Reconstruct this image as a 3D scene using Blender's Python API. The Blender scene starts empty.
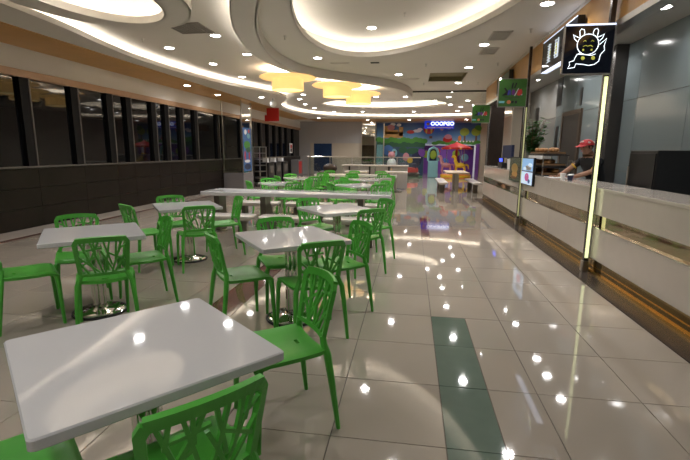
import bpy, bmesh, math, random
from mathutils import Vector, Matrix
from mathutils.geometry import tessellate_polygon
random.seed(7)
SC = bpy.context.scene
COL = SC.collection
PI = math.pi

# ------------------------------------------------------------------ camera
F, PITCH, YAW, ROLL, EYE = 430.5, .18166, .14967, .00817, 1.481
_f = Vector((-math.sin(YAW)*math.cos(PITCH), math.cos(YAW)*math.cos(PITCH), -math.sin(PITCH)))
_r = Vector((math.cos(YAW), math.sin(YAW), 0)); _u = _r.cross(_f)
RT = _r*math.cos(ROLL) + _u*math.sin(ROLL); UP = -_r*math.sin(ROLL) + _u*math.cos(ROLL)
cam = bpy.data.cameras.new('camera'); co = bpy.data.objects.new('camera', cam); COL.objects.link(co)
cam.sensor_width = 36; cam.lens = 36*F/690; cam.clip_start = .05; cam.clip_end = 200
m = Matrix((RT, UP, -_f)).transposed().to_4x4(); m.translation = (0, 0, EYE); co.matrix_world = m
SC.camera = co

# ------------------------------------------------------------------ world / exposure
w = bpy.data.worlds.new('night'); SC.world = w; w.use_nodes = True
w.node_tree.nodes['Background'].inputs[0].default_value = (.02, .025, .035, 1)
w.node_tree.nodes['Background'].inputs[1].default_value = .3
vs = SC.view_settings
vs.view_transform = 'Standard'; vs.look = 'None'; vs.gamma = 1; vs.use_curve_mapping = False
vs.exposure = 0.0
LAMP_W = 15.0          # watts of one downlight
COVE = 13.0            # emission of the cove strips

# ------------------------------------------------------------------ pixel rays (positions only; distance from the surface touched)
def ray(px, py): return RT*((px-345)/F) + UP*(-(py-230)/F) + _f
EY = Vector((0, 0, EYE))
def atz(px, py, z): d = ray(px, py); return EY + d*((z-EYE)/d.z)
def atx(px, py, x): d = ray(px, py); return EY + d*(x/d.x)
def aty(px, py, y): d = ray(px, py); return EY + d*(y/d.y)

# ------------------------------------------------------------------ materials
MATS = {}
def mat(name, col, rough=.5, metal=0., spec=.5, emit=None, es=0., coat=0., var=0., noise=None, bump=0., alpha=None, trans=0., objvar=0.):
    if name in MATS: return MATS[name]
    M = bpy.data.materials.new(name); M.use_nodes = True; nt = M.node_tree; b = nt.nodes['Principled BSDF']
    b.inputs['Base Color'].default_value = (*col, 1); b.inputs['Roughness'].default_value = rough
    b.inputs['Metallic'].default_value = metal; b.inputs['Specular IOR Level'].default_value = spec
    b.inputs['Coat Weight'].default_value = coat; b.inputs['Coat Roughness'].default_value = .03
    b.inputs['Transmission Weight'].default_value = trans
    if emit: b.inputs['Emission Color'].default_value = (*emit, 1); b.inputs['Emission Strength'].default_value = es
    src = None
    if noise:
        tc = nt.nodes.new('ShaderNodeTexCoord'); n = nt.nodes.new('ShaderNodeTexNoise')
        n.inputs['Scale'].default_value = noise; n.inputs['Detail'].default_value = 5
        nt.links.new(tc.outputs['Object'], n.inputs['Vector'])
        mx = nt.nodes.new('ShaderNodeMix'); mx.data_type = 'RGBA'
        mx.inputs[6].default_value = (*[c*(1-var) for c in col], 1); mx.inputs[7].default_value = (*[min(1, c*(1+var)) for c in col], 1)
        nt.links.new(n.outputs['Fac'], mx.inputs[0]); src = mx.outputs[2]
        if bump:
            bp = nt.nodes.new('ShaderNodeBump'); bp.inputs['Strength'].default_value = bump; bp.inputs['Distance'].default_value = .002
            nt.links.new(n.outputs['Fac'], bp.inputs['Height']); nt.links.new(bp.outputs['Normal'], b.inputs['Normal'])
    if objvar:
        oi = nt.nodes.new('ShaderNodeObjectInfo'); mr = nt.nodes.new('ShaderNodeMapRange')
        mr.inputs[3].default_value = 1-objvar; mr.inputs[4].default_value = 1+objvar
        nt.links.new(oi.outputs['Random'], mr.inputs[0])
        hs = nt.nodes.new('ShaderNodeHueSaturation'); hs.inputs['Color'].default_value = (*col, 1)
        nt.links.new(mr.outputs[0], hs.inputs['Value'])
        if src: nt.links.new(src, hs.inputs['Color'])
        src = hs.outputs[0]
    if src: nt.links.new(src, b.inputs['Base Color'])
    MATS[name] = M; return M
def glassmat(name, tint, fac, rough=.02):
    M = bpy.data.materials.new(name); M.use_nodes = True; nt = M.node_tree; nt.nodes.clear()
    o = nt.nodes.new('ShaderNodeOutputMaterial'); mx = nt.nodes.new('ShaderNodeMixShader')
    t = nt.nodes.new('ShaderNodeBsdfTransparent'); g = nt.nodes.new('ShaderNodeBsdfGlossy'); t.inputs[0].default_value = (*tint, 1)
    g.inputs['Roughness'].default_value = rough; mx.inputs[0].default_value = fac
    nt.links.new(t.outputs[0], mx.inputs[1]); nt.links.new(g.outputs[0], mx.inputs[2]); nt.links.new(mx.outputs[0], o.inputs[0])
    MATS[name] = M; return M

TILE = mat('polished_beige_tile', (.37, .325, .275), .045, spec=.55, coat=.35, var=.07, noise=1.7, objvar=.03)
GREEN_T = mat('polished_green_tile', (.115, .165, .135), .05, spec=.55, coat=.35, var=.1, noise=9)
MAROON_T = mat('polished_maroon_tile', (.13, .055, .045), .06, spec=.5, coat=.3, var=.15, noise=9)
DARK_T = mat('polished_dark_granite', (.05, .041, .038), .2, spec=.3, var=.3, noise=40)
PALE_T = mat('pale_border_tile', (.42, .37, .33), .12, var=.06, noise=3)
GROUT = mat('grout', (.10, .085, .07), .8, var=.2, noise=30)
CEIL = mat('ceiling_paint', (.66, .615, .55), .75, var=.02, noise=2)
WHITEP = mat('white_band_paint', (.66, .63, .58), .6, var=.02, noise=2)
WOOD = mat('honey_wood_panel', (.52, .28, .085), .42, var=.16, noise=3.2)
WOODTRIM = mat('pink_wood_trim', (.42, .25, .14), .4, var=.15, noise=5)
COVEM = mat('cove_strip', (1, .95, .85), .5, emit=(1, .955, .88), es=COVE)
COVEHI = mat('cove_strip_bright', (1, .95, .85), .5, emit=(1, .96, .89), es=COVE*1.3)
BLACKM = mat('black_mullion', (.007, .007, .0075), .5, spec=.12, var=.2, noise=8)
EDGEM = mat('mullion_edge', (.10, .088, .078), .4, var=.1, noise=8)
NIGHT = mat('night_window_glass', (.004, .0045, .0055), .03, spec=.42)
LOWW = mat('dark_stone_panel', (.017, .013, .0105), .28, spec=.2, var=.45, noise=2.4)
GREYP = mat('grey_laminate', (.40, .39, .39), .45, var=.03, noise=4)
CREAMP = mat('cream_panel', (.50, .44, .35), .5, var=.03, noise=4)
CHROME = mat('chrome', (.78, .76, .73), .09, metal=1)
STEEL = mat('brushed_steel', (.55, .52, .48), .28, metal=1, var=.1, noise=25)
LEGM = mat('dark_bench_steel', (.16, .14, .12), .35, metal=.7, var=.1, noise=12)
GREYD = mat('dark_grey_laminate', (.19, .18, .19), .45, var=.03, noise=4)
MIRROR = mat('mirror', (.86, .86, .84), .015, metal=1)
BRONZE = mat('bronze_mirror', (.48, .40, .29), .05, metal=1, var=.15, noise=12)
GOLDM = mat('gold_trim', (.85, .55, .14), .18, metal=1)
BRONZED = mat('dark_gold_kick', (.30, .22, .10), .12, metal=1, var=.2, noise=6)
BLACK = mat('black_plastic', (.012, .012, .013), .35, var=.2, noise=20)
RUBBER = mat('black_rubber', (.008, .008, .008), .5, var=.2, noise=20)
TOP = mat('white_table_laminate', (.60, .60, .615), .055, spec=.32, coat=.0, var=.015, noise=6)
TOPEDGE = mat('white_table_edge', (.66, .63, .60), .2, var=.02, noise=9)
GREEN = mat('green_polypropylene', (.075, .40, .045), .36, spec=.45, var=.05, noise=60, objvar=.10)
WHITEC = mat('white_polypropylene', (.6, .58, .55), .36, var=.03, noise=30)
COUNTERW = mat('white_counter_stone', (.52, .47, .42), .16, spec=.5, coat=.2, var=.04, noise=7)
BENCHM = mat('white_bench_laminate', (.60, .56, .52), .2, var=.03, noise=5)
LENS = mat('downlight_lens', (1, 1, 1), .4, emit=(1, .97, .95), es=28)
RINGM = mat('downlight_ring', (.75, .74, .72), .3, var=.03, noise=20)
SHADE = mat('amber_lamp_shade', (.8, .5, .15), .6, emit=(1, .65, .24), es=.88, var=.06, noise=20)
SHADEIN = mat('amber_lamp_diffuser', (.9, .65, .25), .6, emit=(1, .80, .38), es=1.25)
TEALW = mat('blue_grey_wall_panel', (.23, .275, .29), .16, spec=.5, coat=.2, var=.05, noise=1.5)
GREYW = mat('grey_wall_panel', (.30, .30, .29), .2, var=.05, noise=1.5)
SLOT = mat('black_slot', (.008, .008, .008), .3, var=.2, noise=9)
DOORM = mat('dark_door', (.045, .04, .036), .35, var=.15, noise=5)
DOORF = mat('bronze_door_frame', (.12, .085, .06), .35, metal=.4, var=.15, noise=9)
PILLARB = mat('dark_brown_metal', (.075, .055, .045), .25, metal=.6, var=.2, noise=6)
TUBE = mat('post_light_tube', (1, 1, .7), .4, emit=(.90, 1, .50), es=.95)
TUBE2 = mat('post_light_tube_dim', (.5, .5, .3), .4, emit=(.6, .62, .25), es=.3)
NEON = mat('white_neon', (1, 1, 1), .4, emit=(.80, .90, 1), es=1.5)
GLYPH = mat('soft_glyph_light', (.7, .75, .8), .4, emit=(.6, .68, .75), es=.55)
NEONB = mat('blue_white_edge_light', (1, 1, 1), .4, emit=(.66, .76, 1), es=1.3)
NEONG = mat('yellow_green_neon', (.7, .7, .1), .4, emit=(.40, .42, .05), es=.22)
SIGNBLK = mat('black_acrylic', (.006, .008, .014), .04, spec=.6)
FRAMEG = mat('grey_sign_frame', (.25, .23, .21), .35, metal=.6, var=.1, noise=15)
SGREEN = mat('green_sign_face', (.032, .105, .014), .45, emit=(.05, .16, .02), es=.06)
OLIVE = mat('olive_recess', (.24, .20, .10), .6, var=.1, noise=5)
VENT = mat('vent_grey', (.48, .44, .38), .5, var=.05, noise=9)
VENTB = mat('vent_backing', (.2, .185, .16), .6, var=.1, noise=9)
VENTD = mat('vent_dark', (.06, .055, .05), .6, var=.2, noise=9)
SMOKE = glassmat('smoke_curtain_glass', (.93, .95, .93), .10)
CLEAR = glassmat('clear_glass', (.9, .94, .93), .12)
SKIN = mat('skin', (.36, .19, .12), .5, var=.08, noise=30)
SHIRT = mat('black_shirt', (.010, .010, .012), .8, var=.3, noise=60)
TROUS = mat('dark_trousers', (.02, .02, .028), .8, var=.3, noise=60)
REDCAP = mat('red_cap_cloth', (.42, .025, .03), .7, var=.2, noise=40)
PINKW = mat('white_cap_print', (.7, .6, .58), .7, var=.1, noise=40)
YELLOW = mat('yellow_cuff', (.65, .40, .03), .7, var=.1, noise=40)
LEAF = mat('leaf', (.04, .13, .025), .45, var=.35, noise=14)
BREAD = mat('bread_crust', (.36, .17, .06), .6, var=.35, noise=30, bump=.4)
WICKER = mat('wicker', (.22, .12, .05), .6, var=.35, noise=45, bump=.6)
def flat(name, c, r=.5, es=0): return mat(name, c, r, emit=c if es else None, es=es, var=.06, noise=11)
RED = flat('red_paint', (.50, .02, .015), .35); ORANGE = flat('orange_paint', (.65, .22, .03)); YEL = flat('yellow_paint', (.75, .48, .03), .35)
PURPLE = flat('purple_paint', (.16, .05, .30)); PINK = flat('pink_paint', (.55, .25, .28)); TEAL = flat('teal_paint', (.20, .42, .47)); NAVY = flat('navy_paint', (.015, .022, .07))
BLUE = flat('blue_paint', (.05, .14, .36)); WHITE = flat('white_paint', (.75, .75, .75)); GRN = flat('leaf_green_paint', (.06, .24, .03)); DKGRN = flat('dark_green_paint', (.02, .09, .04))
SAND = flat('sandstone_paint', (.52, .30, .10)); TANW = flat('tan_wood', (.42, .32, .22), .4); BROWN = flat('brown_paint', (.16, .08, .04)); LIME = flat('lime_paint', (.30, .42, .04))
BLUELED = mat('blue_led', (.05, .08, .6), .4, emit=(.06, .10, 1), es=2.2)
SIGNBLUE = mat('blue_lightbox', (.01, .03, .4), .4, emit=(.01, .035, .55), es=.8)
SIGNWHT = mat('lightbox_white', (.8, .85, 1), .4, emit=(.75, .85, 1), es=1.6)
SCREENB = mat('lit_blue_print', (.3, .5, .75), .25, emit=(.22, .42, .72), es=.55)
SCREENW = mat('lit_pale_print', (.6, .7, .85), .25, emit=(.45, .62, .85), es=.7)
SCREENM = mat('lit_magenta_print', (.5, .12, .3), .25, emit=(.45, .10, .28), es=.5)
FOODP = flat('food_print', (.36, .23, .06), .3); OLIVEP = flat('olive_print', (.09, .11, .07), .2)

# ------------------------------------------------------------------ mesh builder
class MB:
    def __init__(s): s.v = []; s.f = []
    def add(s, vs, fs):
        n = len(s.v); s.v += [tuple(x) for x in vs]; s.f += [tuple(i+n for i in f) for f in fs]; return s
    def box(s, x0, x1, y0, y1, z0, z1):
        return s.add([(x0,y0,z0),(x1,y0,z0),(x1,y1,z0),(x0,y1,z0),(x0,y0,z1),(x1,y0,z1),(x1,y1,z1),(x0,y1,z1)],
              [(0,3,2,1),(4,5,6,7),(0,1,5,4),(1,2,6,5),(2,3,7,6),(3,0,4,7)])
    def bbox(s, x0, x1, y0, y1, z0, z1, b=.01):           # box with chamfered edges
        bm = bmesh.new(); bmesh.ops.create_cube(bm, size=1)
        for v in bm.verts: v.co = Vector((x0 if v.co.x < 0 else x1, y0 if v.co.y < 0 else y1, z0 if v.co.z < 0 else z1))
        bmesh.ops.bevel(bm, geom=bm.edges[:], offset=b, segments=2, affect='EDGES', profile=.6)
        bm.verts.index_update(); s.add([v.co for v in bm.verts], [[v.index for v in f.verts] for f in bm.faces]); bm.free(); return s
    def tube(s, path, rad, n=8, cap=True, sq=None):
        path = [Vector(p) for p in path]; k = len(path)
        if not isinstance(rad, (list, tuple)): rad = [rad]*k
        vs = []; ref = None
        for i, p in enumerate(path):
            t = (path[min(i+1, k-1)] - path[max(i-1, 0)]).normalized()
            if ref is None: ref = Vector((0,0,1)) if abs(t.z) < .9 else Vector((1,0,0))
            a = (ref - t*ref.dot(t)).normalized(); ref = a; b = t.cross(a)
            for j in range(n):
                th = 2*PI*(j+.5)/n; vs.append(p + (a*math.cos(th) + b*math.sin(th))*rad[i])
        fs = [(i*n+j, i*n+(j+1)%n, (i+1)*n+(j+1)%n, (i+1)*n+j) for i in range(k-1) for j in range(n)]
        if cap: fs += [tuple(range(n-1, -1, -1)), tuple((k-1)*n+j for j in range(n))]
        return s.add(vs, fs)
    def lathe(s, prof, c=(0,0,0), n=24, sx=1., sy=1., closed=False):
        vs = []; k = len(prof)
        for r, z in prof:
            for j in range(n): th = 2*PI*j/n; vs.append((c[0]+r*sx*math.cos(th), c[1]+r*sy*math.sin(th), c[2]+z))
        fs = [(i*n+j, i*n+(j+1)%n, (i+1)*n+(j+1)%n, (i+1)*n+j) for i in range(k-1) for j in range(n)]
        if closed: fs += [((k-1)*n+j, (k-1)*n+(j+1)%n, (j+1)%n, j) for j in range(n)]
        else: fs += [tuple(range(n-1, -1, -1)), tuple((k-1)*n+j for j in range(n))]
        return s.add(vs, fs)
    def prism(s, loops, z0, z1):                          # polygon with holes, extruded
        loops = [[Vector((p[0], p[1], 0)) for p in l] for l in loops]; flatp = [p for l in loops for p in l]; n = len(flatp)
        tri = tessellate_polygon(loops); vs = [(p.x, p.y, z0) for p in flatp] + [(p.x, p.y, z1) for p in flatp]; fs = []
        for t in tri:
            a, b, c = (flatp[i] for i in t)
            if (b-a).cross(c-a).z < 0: t = t[::-1]
            fs.append((t[2], t[1], t[0])); fs.append(tuple(i+n for i in t))
        o = 0
        for l in loops:
            k = len(l); fs += [(o+i, o+(i+1)%k, n+o+(i+1)%k, n+o+i) for i in range(k)]; o += k
        return s.add(vs, fs)
    def wall(s, path, z0, z1, th=.03, closed=False):      # upright ribbon along a plan curve
        a = offset(path, th/2, closed); b = offset(path, -th/2, closed); n = len(path); vs = []
        for i in range(n): vs += [(a[i].x,a[i].y,z0),(b[i].x,b[i].y,z0),(b[i].x,b[i].y,z1),(a[i].x,a[i].y,z1)]
        fs = []
        for i in range(n if closed else n-1):
            p, q = 4*i, 4*((i+1)%n)
            for e in range(4): fs.append((p+e, p+(e+1)%4, q+(e+1)%4, q+e))
        if not closed: fs += [(0,1,2,3), (4*n-1,4*n-2,4*n-3,4*n-4)]
        return s.add(vs, fs)
    def ball(s, c, r, n=10, sx=1, sy=1, sz=1):
        vs = [(c[0],c[1],c[2]-r*sz)]; k = max(4, n//2)
        for i in range(1, k):
            ph = -PI/2 + PI*i/k
            for j in range(n): th = 2*PI*j/n; vs.append((c[0]+r*sx*math.cos(ph)*math.cos(th), c[1]+r*sy*math.cos(ph)*math.sin(th), c[2]+r*sz*math.sin(ph)))
        vs.append((c[0],c[1],c[2]+r*sz)); e = len(vs)-1
        fs = [(0, 1+(j+1)%n, 1+j) for j in range(n)] + [(e, e-n+j, e-n+(j+1)%n) for j in range(n)]
        fs += [(1+i*n+j, 1+i*n+(j+1)%n, 1+(i+1)*n+(j+1)%n, 1+(i+1)*n+j) for i in range(k-2) for j in range(n)]
        return s.add(vs, fs)
    def mesh(s, name, smooth=False):
        me = bpy.data.meshes.new(name); me.from_pydata(s.v, [], s.f)
        bm = bmesh.new(); bm.from_mesh(me); bmesh.ops.recalc_face_normals(bm, faces=bm.faces[:]); bm.to_mesh(me); bm.free()
        if smooth:
            for p in me.polygons: p.use_smooth = True
            try: me.set_sharp_from_angle(angle=math.radians(38))
            except Exception: pass
        return me
def offset(path, d, closed=False):
    P = [Vector((p[0], p[1], 0)) for p in path]; n = len(P); out = []
    for i in range(n):
        a = P[(i-1) % n] if closed or i > 0 else P[i]; b = P[(i+1) % n] if closed or i < n-1 else P[i]
        t = (b-a).normalized(); out.append(P[i] + Vector((-t.y, t.x, 0))*d)
    return out
def spline(pts, k=6):
    P = [Vector((p[0], p[1], 0)) for p in pts]; out = []
    for i in range(len(P)-1):
        a, b, c, d = P[max(i-1,0)], P[i], P[i+1], P[min(i+2,len(P)-1)]
        for j in range(k):
            t = j/k; out.append(.5*((2*b)+(c-a)*t+(2*a-5*b+4*c-d)*t*t+(3*b-a-3*c+d)*t**3))
    return out + [P[-1]]
def ell(cx, cy, a, b, t=0, n=64):
    return [Vector((cx+a*math.cos(h)*math.cos(t)-b*math.sin(h)*math.sin(t), cy+a*math.cos(h)*math.sin(t)+b*math.sin(h)*math.cos(t), 0)) for h in (2*PI*i/n for i in range(n))]

def link(name, data, parent=None, loc=None, rot=None):
    o = bpy.data.objects.new(name, data); COL.objects.link(o)
    if parent: o.parent = parent
    if loc: o.location = loc
    if rot: o.rotation_euler = rot
    return o
def part(name, mb, material, parent=None, smooth=False, loc=None, rot=None, label=None):
    me = mb if isinstance(mb, bpy.types.Mesh) else mb.mesh(name, smooth)
    if not me.materials: me.materials.append(material)
    o = link(name, me, parent, loc, rot)
    if label: o['label'] = label
    return o
def tag(o, label, cat, group=None):
    o['label'] = label; o['category'] = cat
    if group: o['group'] = group
    return o
def thing(name, label, cat, loc=(0,0,0), rz=0., group=None):
    return tag(link(name, None, None, loc, (0,0,rz)), label, cat, group)
def struct(name, mb, material, label=None, smooth=False):
    o = part(name, mb, material, None, smooth); o['kind'] = 'structure'
    if label: o['label'] = label
    return o
def lamp(name, parent, loc, watts, size=.14, col=(1,.975,.95), spread=2.5, rot=(0,0,0)):
    l = bpy.data.lights.new(name, 'AREA'); l.shape = 'DISK'; l.size = size; l.energy = watts; l.color = col; l.spread = spread
    o = link(name, l, parent, loc, rot); return o
def text_mesh(body, size, extrude=.004, bold=0.):
    c = bpy.data.curves.new('lettering', 'FONT'); c.body = body; c.size = size; c.extrude = extrude; c.offset = bold; c.align_x = 'CENTER'; c.align_y = 'CENTER'; c.resolution_u = 3
    o = bpy.data.objects.new('lettering', c); COL.objects.link(o); bpy.context.view_layer.update()
    me = bpy.data.meshes.new_from_object(o.evaluated_get(bpy.context.evaluated_depsgraph_get())); bpy.data.objects.remove(o); me.materials.clear(); return me

ZC, ZS = 3.5, 3.3            # main ceiling, dropped soffits
XL, XR, YF = -7.1, 2.3, 27.5 # window wall, counter line, far wall
XK = 3.6                     # back wall of the stalls
X0, Y0, T = -.373, 3.808, .6 # floor grid

# ================================================================== FLOOR
floor = struct('floor', MB().box(XL, 4.9, -3, YF+4, -.12, -.004), GROUT)
g = .0022
def tile_box(w, d): return MB().add([(g,g,-.004),(w-g,g,-.004),(w-g,d-g,-.004),(g,d-g,-.004),(g+.001,g+.001,.0),(w-g-.001,g+.001,.0),(w-g-.001,d-g-.001,.0),(g+.001,d-g-.001,.0)],
              [(4,5,6,7),(0,1,5,4),(1,2,6,5),(2,3,7,6),(3,0,4,7)])
full = tile_box(T, T).mesh('floor_tile'); full.materials.append(TILE)
half = tile_box(.3, T).mesh('floor_tile_half'); half.materials.append(TILE)
q3 = tile_box(.45, T).mesh('floor_tile_cut'); q3.materials.append(TILE)
greenm = tile_box(.3, T).mesh('green_tile'); greenm.materials.append(GREEN_T)
marm = tile_box(.3, T).mesh('maroon_tile'); marm.materials.append(MAROON_T)
brm = tile_box(.15, T).mesh('maroon_strip_tile'); brm.materials.append(MAROON_T)
cells = []
for i in range(-12, 9):
    for j in range(-12, 46):
        x, y = X0+i*T, Y0+j*T
        if x < XL-.3 or x > 4.5 or y > YF+3: continue
        if x > 1.9 and y < 14.4: continue
        cells.append((x, y, i, j))
def shown(x, y):
    d = Vector((x+.3, y+.3, -EYE)); zc = d.dot(_f)
    if zc < .3: return 0
    px = 345+F*d.dot(RT)/zc; py = 230-F*d.dot(UP)/zc
    if px < -40 or px > 730 or py > 500: return 0
    return (F/zc)**2*EYE/max(zc, .1)
cells.sort(key=lambda c: -shown(c[0], c[1]))
rest = MB(); n = 0
for x, y, i, j in cells:
    if i == 1 and j <= -1:                                  # green inlay beside a cut tile
        part('green_tile', greenm, GREEN_T, floor, loc=(x, y, 0)); part('floor_tile', half, TILE, floor, loc=(x+.3, y, 0)); continue
    if i == 1 and 6 <= j <= 9:
        part('maroon_tile', brm, MAROON_T, floor, loc=(x, y, 0)); part('floor_tile', q3, TILE, floor, loc=(x+.15, y, 0)); continue
    if i == -3 and -1 <= j <= 2:
        part('floor_tile', half, TILE, floor, loc=(x, y, 0)); part('maroon_tile', marm, MAROON_T, floor, loc=(x+.3, y, 0)); continue
    if n < 285 and shown(x, y) > 0: part('floor_tile', full, TILE, floor, loc=(x, y, 0)); n += 1
    else:
        b = tile_box(min(T, 4.9-x), T); rest.add([(a+x, c+y, e) for a, c, e in b.v], b.f)
o = part('floor_tile', rest, TILE, floor); o['kind'] = 'stuff'
for k in range(12):                                          # dark granite border along the counter
    y = -3+k*1.45
    part('border_stone', MB().box(2.03, XR+.01, y+.003, y+1.447, -.003, .0012), DARK_T, floor)
for k in range(19):
    y = -3+k*1.6
    part('border_stone', MB().box(XL+.02, XL+.62, y+.003, y+1.597, -.003, .0012), PALE_T, floor)
part('border_strip', MB().box(XL+.62, XL+.74, -3, YF, -.003, .0014), MAROON_T, floor)

# ================================================================== CEILING
CE = (-.16, 6.42, 1.55, 3.58, .305)     # centre oval
FO = (-1.3, 19.6, 2.75, 2.1, .0)        # far oval
TL = (-3.95, 5.1)                       # ring above the left
oval = ell(*CE); fov = ell(*FO); tlh = ell(TL[0], TL[1], .95, 1.33)
outer = [(XL, -3), (XR+.02, -3), (XR+.02, 14.6), (4.9, 14.6), (4.9, YF+.1), (XL, YF+.1)]
hx = [(.41, 12.0), (1.36, 12.0), (1.36, 13.4), (.41, 13.4)]
ceiling = struct('ceiling', MB().prism([outer, oval, fov, tlh, hx], ZC, ZC+.03), CEIL)
def recess(loop, z0, rise, lipz, grow, strip, name):
    big = offset(loop, -grow, True)
    part('recess_lip', MB().wall(loop, z0, z0+lipz, .03, True), CEIL, ceiling)
    part('recess_wall', MB().wall(big, z0+.03, z0+rise, .03, True), CEIL, ceiling)
    part('recess_dome', MB().prism([offset(big, -.02, True)], z0+rise, z0+rise+.02), CEIL, ceiling)
    part('recess_ledge', MB().prism([offset(big, -.02, True), loop], z0+.03, z0+.045), CEIL, ceiling)
    part('cove_light', MB().wall(offset(loop, -grow*.55, True), z0+.046, z0+.075, .05, True), strip, ceiling)
recess(oval, ZC, .36, .10, .30, COVEM, 'centre')
recess(fov, ZC, .30, .09, .28, COVEHI, 'far')
part('hatch_recess', MB().box(.39, 1.38, 11.98, 13.42, ZC+.12, ZC+.14), OLIVE, ceiling)
part('hatch_wall', MB().wall([Vector((a, b, 0)) for a, b in hx], ZC, ZC+.12, .02, True), OLIVE, ceiling)
# ring at the upper left
r_in, r_out = ell(TL[0], TL[1], .74, 1.16), ell(TL[0], TL[1], 1.10, 1.44)
part('ring_soffit', MB().prism([r_out, r_in], ZS, ZS+.02), CEIL, ceiling)
part('ring_lip', MB().wall(r_in, ZS, ZS+.10, .03, True), CEIL, ceiling)
part('ring_wall', MB().wall(r_out, ZS, ZC, .03, True), CEIL, ceiling)
part('recess_wall', MB().wall(tlh, ZS+.02, 3.78, .02, True), CEIL, ceiling)
part('recess_dome', MB().prism([tlh], 3.78, 3.8), CEIL, ceiling)
part('cove_light', MB().wall(ell(TL[0], TL[1], .85, 1.25), ZS+.03, ZS+.07, .05, True), COVEHI, ceiling)
# perimeter soffit with its lit cove
edge = spline([(-4.6, -3), (-4.85, 0), (-5.1, 3), (-5.33, 6.06), (-5.55, 7.5), (-5.66, 8.9), (-5.48, 10.93), (-5.15, 12.4), (-4.68, 13.7), (-4.4, 14.65), (-4.5, 15.5), (-5.05, 16.8), (-5.5, 18.1), (-5.68, 19.7), (-5.5, 21.4), (-4.9, 22.8), (-3.5, 24.2), (-.72, 24.75), (2.0, 24.5), (4.9, 23.2)], 6)
poly = edge + [Vector((4.9, YF+.1, 0)), Vector((XL, YF+.1, 0)), Vector((XL, -3, 0))]
part('perimeter_soffit', MB().prism([poly], ZS, ZS+.02), CEIL, ceiling)
part('cove_lip', MB().wall(edge, ZS-.0, ZS+.085, .035), CEIL, ceiling, smooth=True)
part('cove_riser', MB().wall(offset(edge, .30), ZS+.02, ZC, .02), CEIL, ceiling)
part('cove_light', MB().wall(offset(edge, .15), ZS+.022, ZS+.05, .05), COVEHI, ceiling)
for k in range(10):
    y = -3+k*2.85
    part('wood_soffit_panel', MB().box(XL, -6.0, y+.002, y+2.848, ZS-.014, ZS+.001), WOOD, ceiling)
for k in range(4):
    x = -6.0+k*2.72
    part('wood_soffit_panel', MB().box(x+.002, x+2.718, 25.3, YF, ZS-.014, ZS+.001), WOOD, ceiling)
# curved dropped band between the oval zone and the window side
binn = spline([(2.28, 2.5), (.9, 2.55), (-.4, 3.3), (-1.5, 4.7), (-2.1, 5.9), (-2.48, 6.98), (-2.76, 8.2), (-2.84, 9.4), (-2.66, 10.55), (-2.2, 11.3), (-1.6, 11.9), (-.62, 13.1), (-.2, 14.2), (-.05, 15.4)], 6)
ws = [.34]*30 + [.34 - .24*min(1, i/26) for i in range(200)]
nrm = offset(binn, 1.0)
bout = [p + (q-p)*(-1)*ws[i]*(-1) for i, (p, q) in enumerate(zip(binn, nrm))]
# path runs right-to-left then away from the camera, so the outer side is on its left hand
if (bout[40]-Vector((-.16, 7, 0))).length < (binn[40]-Vector((-.16, 7, 0))).length: bout = [p - (q-p)*ws[i] for i, (p, q) in enumerate(zip(binn, nrm))]
part('dropped_band', MB().prism([binn + bout[::-1]], ZS, ZS+.03), CEIL, ceiling)
part('band_face', MB().wall(binn, ZS, ZC, .03), CEIL, ceiling, smooth=True)
part('band_lip', MB().wall(bout, ZS, ZS+.09, .025), CEIL, ceiling, smooth=True)
part('cove_light', MB().wall([p.lerp(q, .5) for p, q in zip(binn[:66], bout[:66])], ZS+.03, ZS+.055, .04), mat('cove_strip_soft', (1,.95,.85), .5, emit=(1,.965,.90), es=COVE*1.8), ceiling)

# ================================================================== LEFT WALL (windows onto the night)
ZSILL, ZWT, ZTR = 1.15, 2.76, 2.89
wall_l = struct('wall_left', MB().box(XL-.3, XL-.12, -3, YF, -.1, ZC+.3), BLACKM)
part('upper_band', MB().box(XL-.12, XL, -3, YF, ZTR, ZS+.05), WHITEP, wall_l)
part('wood_trim', MB().box(XL-.12, XL+.03, -3, YF, ZWT, ZTR), WOODTRIM, wall_l)
part('sill', MB().box(XL-.12, XL+.02, -3, YF, ZSILL-.03, ZSILL), EDGEM, wall_l)
ys = [-3, -1.6, -.2, 1.2, 2.6, 4.0, 5.2, 6.2, 7.4, 8.61, 9.7, 10.4, 11.48, 12.13, 12.96, 13.88, 15.55, 16.75, 17.9, 19.1, 20.2, 21.3, 22.4, 23.5, 24.6, 26.0, YF]
for k in range(len(ys)-1):
    a, b = ys[k], ys[k+1]
    wn = struct('window_%d' % (k+1), MB().box(XL-.09, XL-.075, a, b, ZSILL, ZWT), NIGHT)
    part('mullion', MB().box(XL-.11, XL-.005, a-.20, a+.012, ZSILL, ZWT), BLACKM, wn)
    part('mullion_cap', MB().box(XL-.012, XL+.006, a-.012, a+.016, ZSILL, ZWT), EDGEM, wn)
    h = (ZSILL-.04)/3
    for q in range(3):
        part('stone_panel', MB().box(XL-.12, XL-.012, a+.004, b-.004, q*h+.003, (q+1)*h-.003), LOWW, wall_l)
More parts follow.
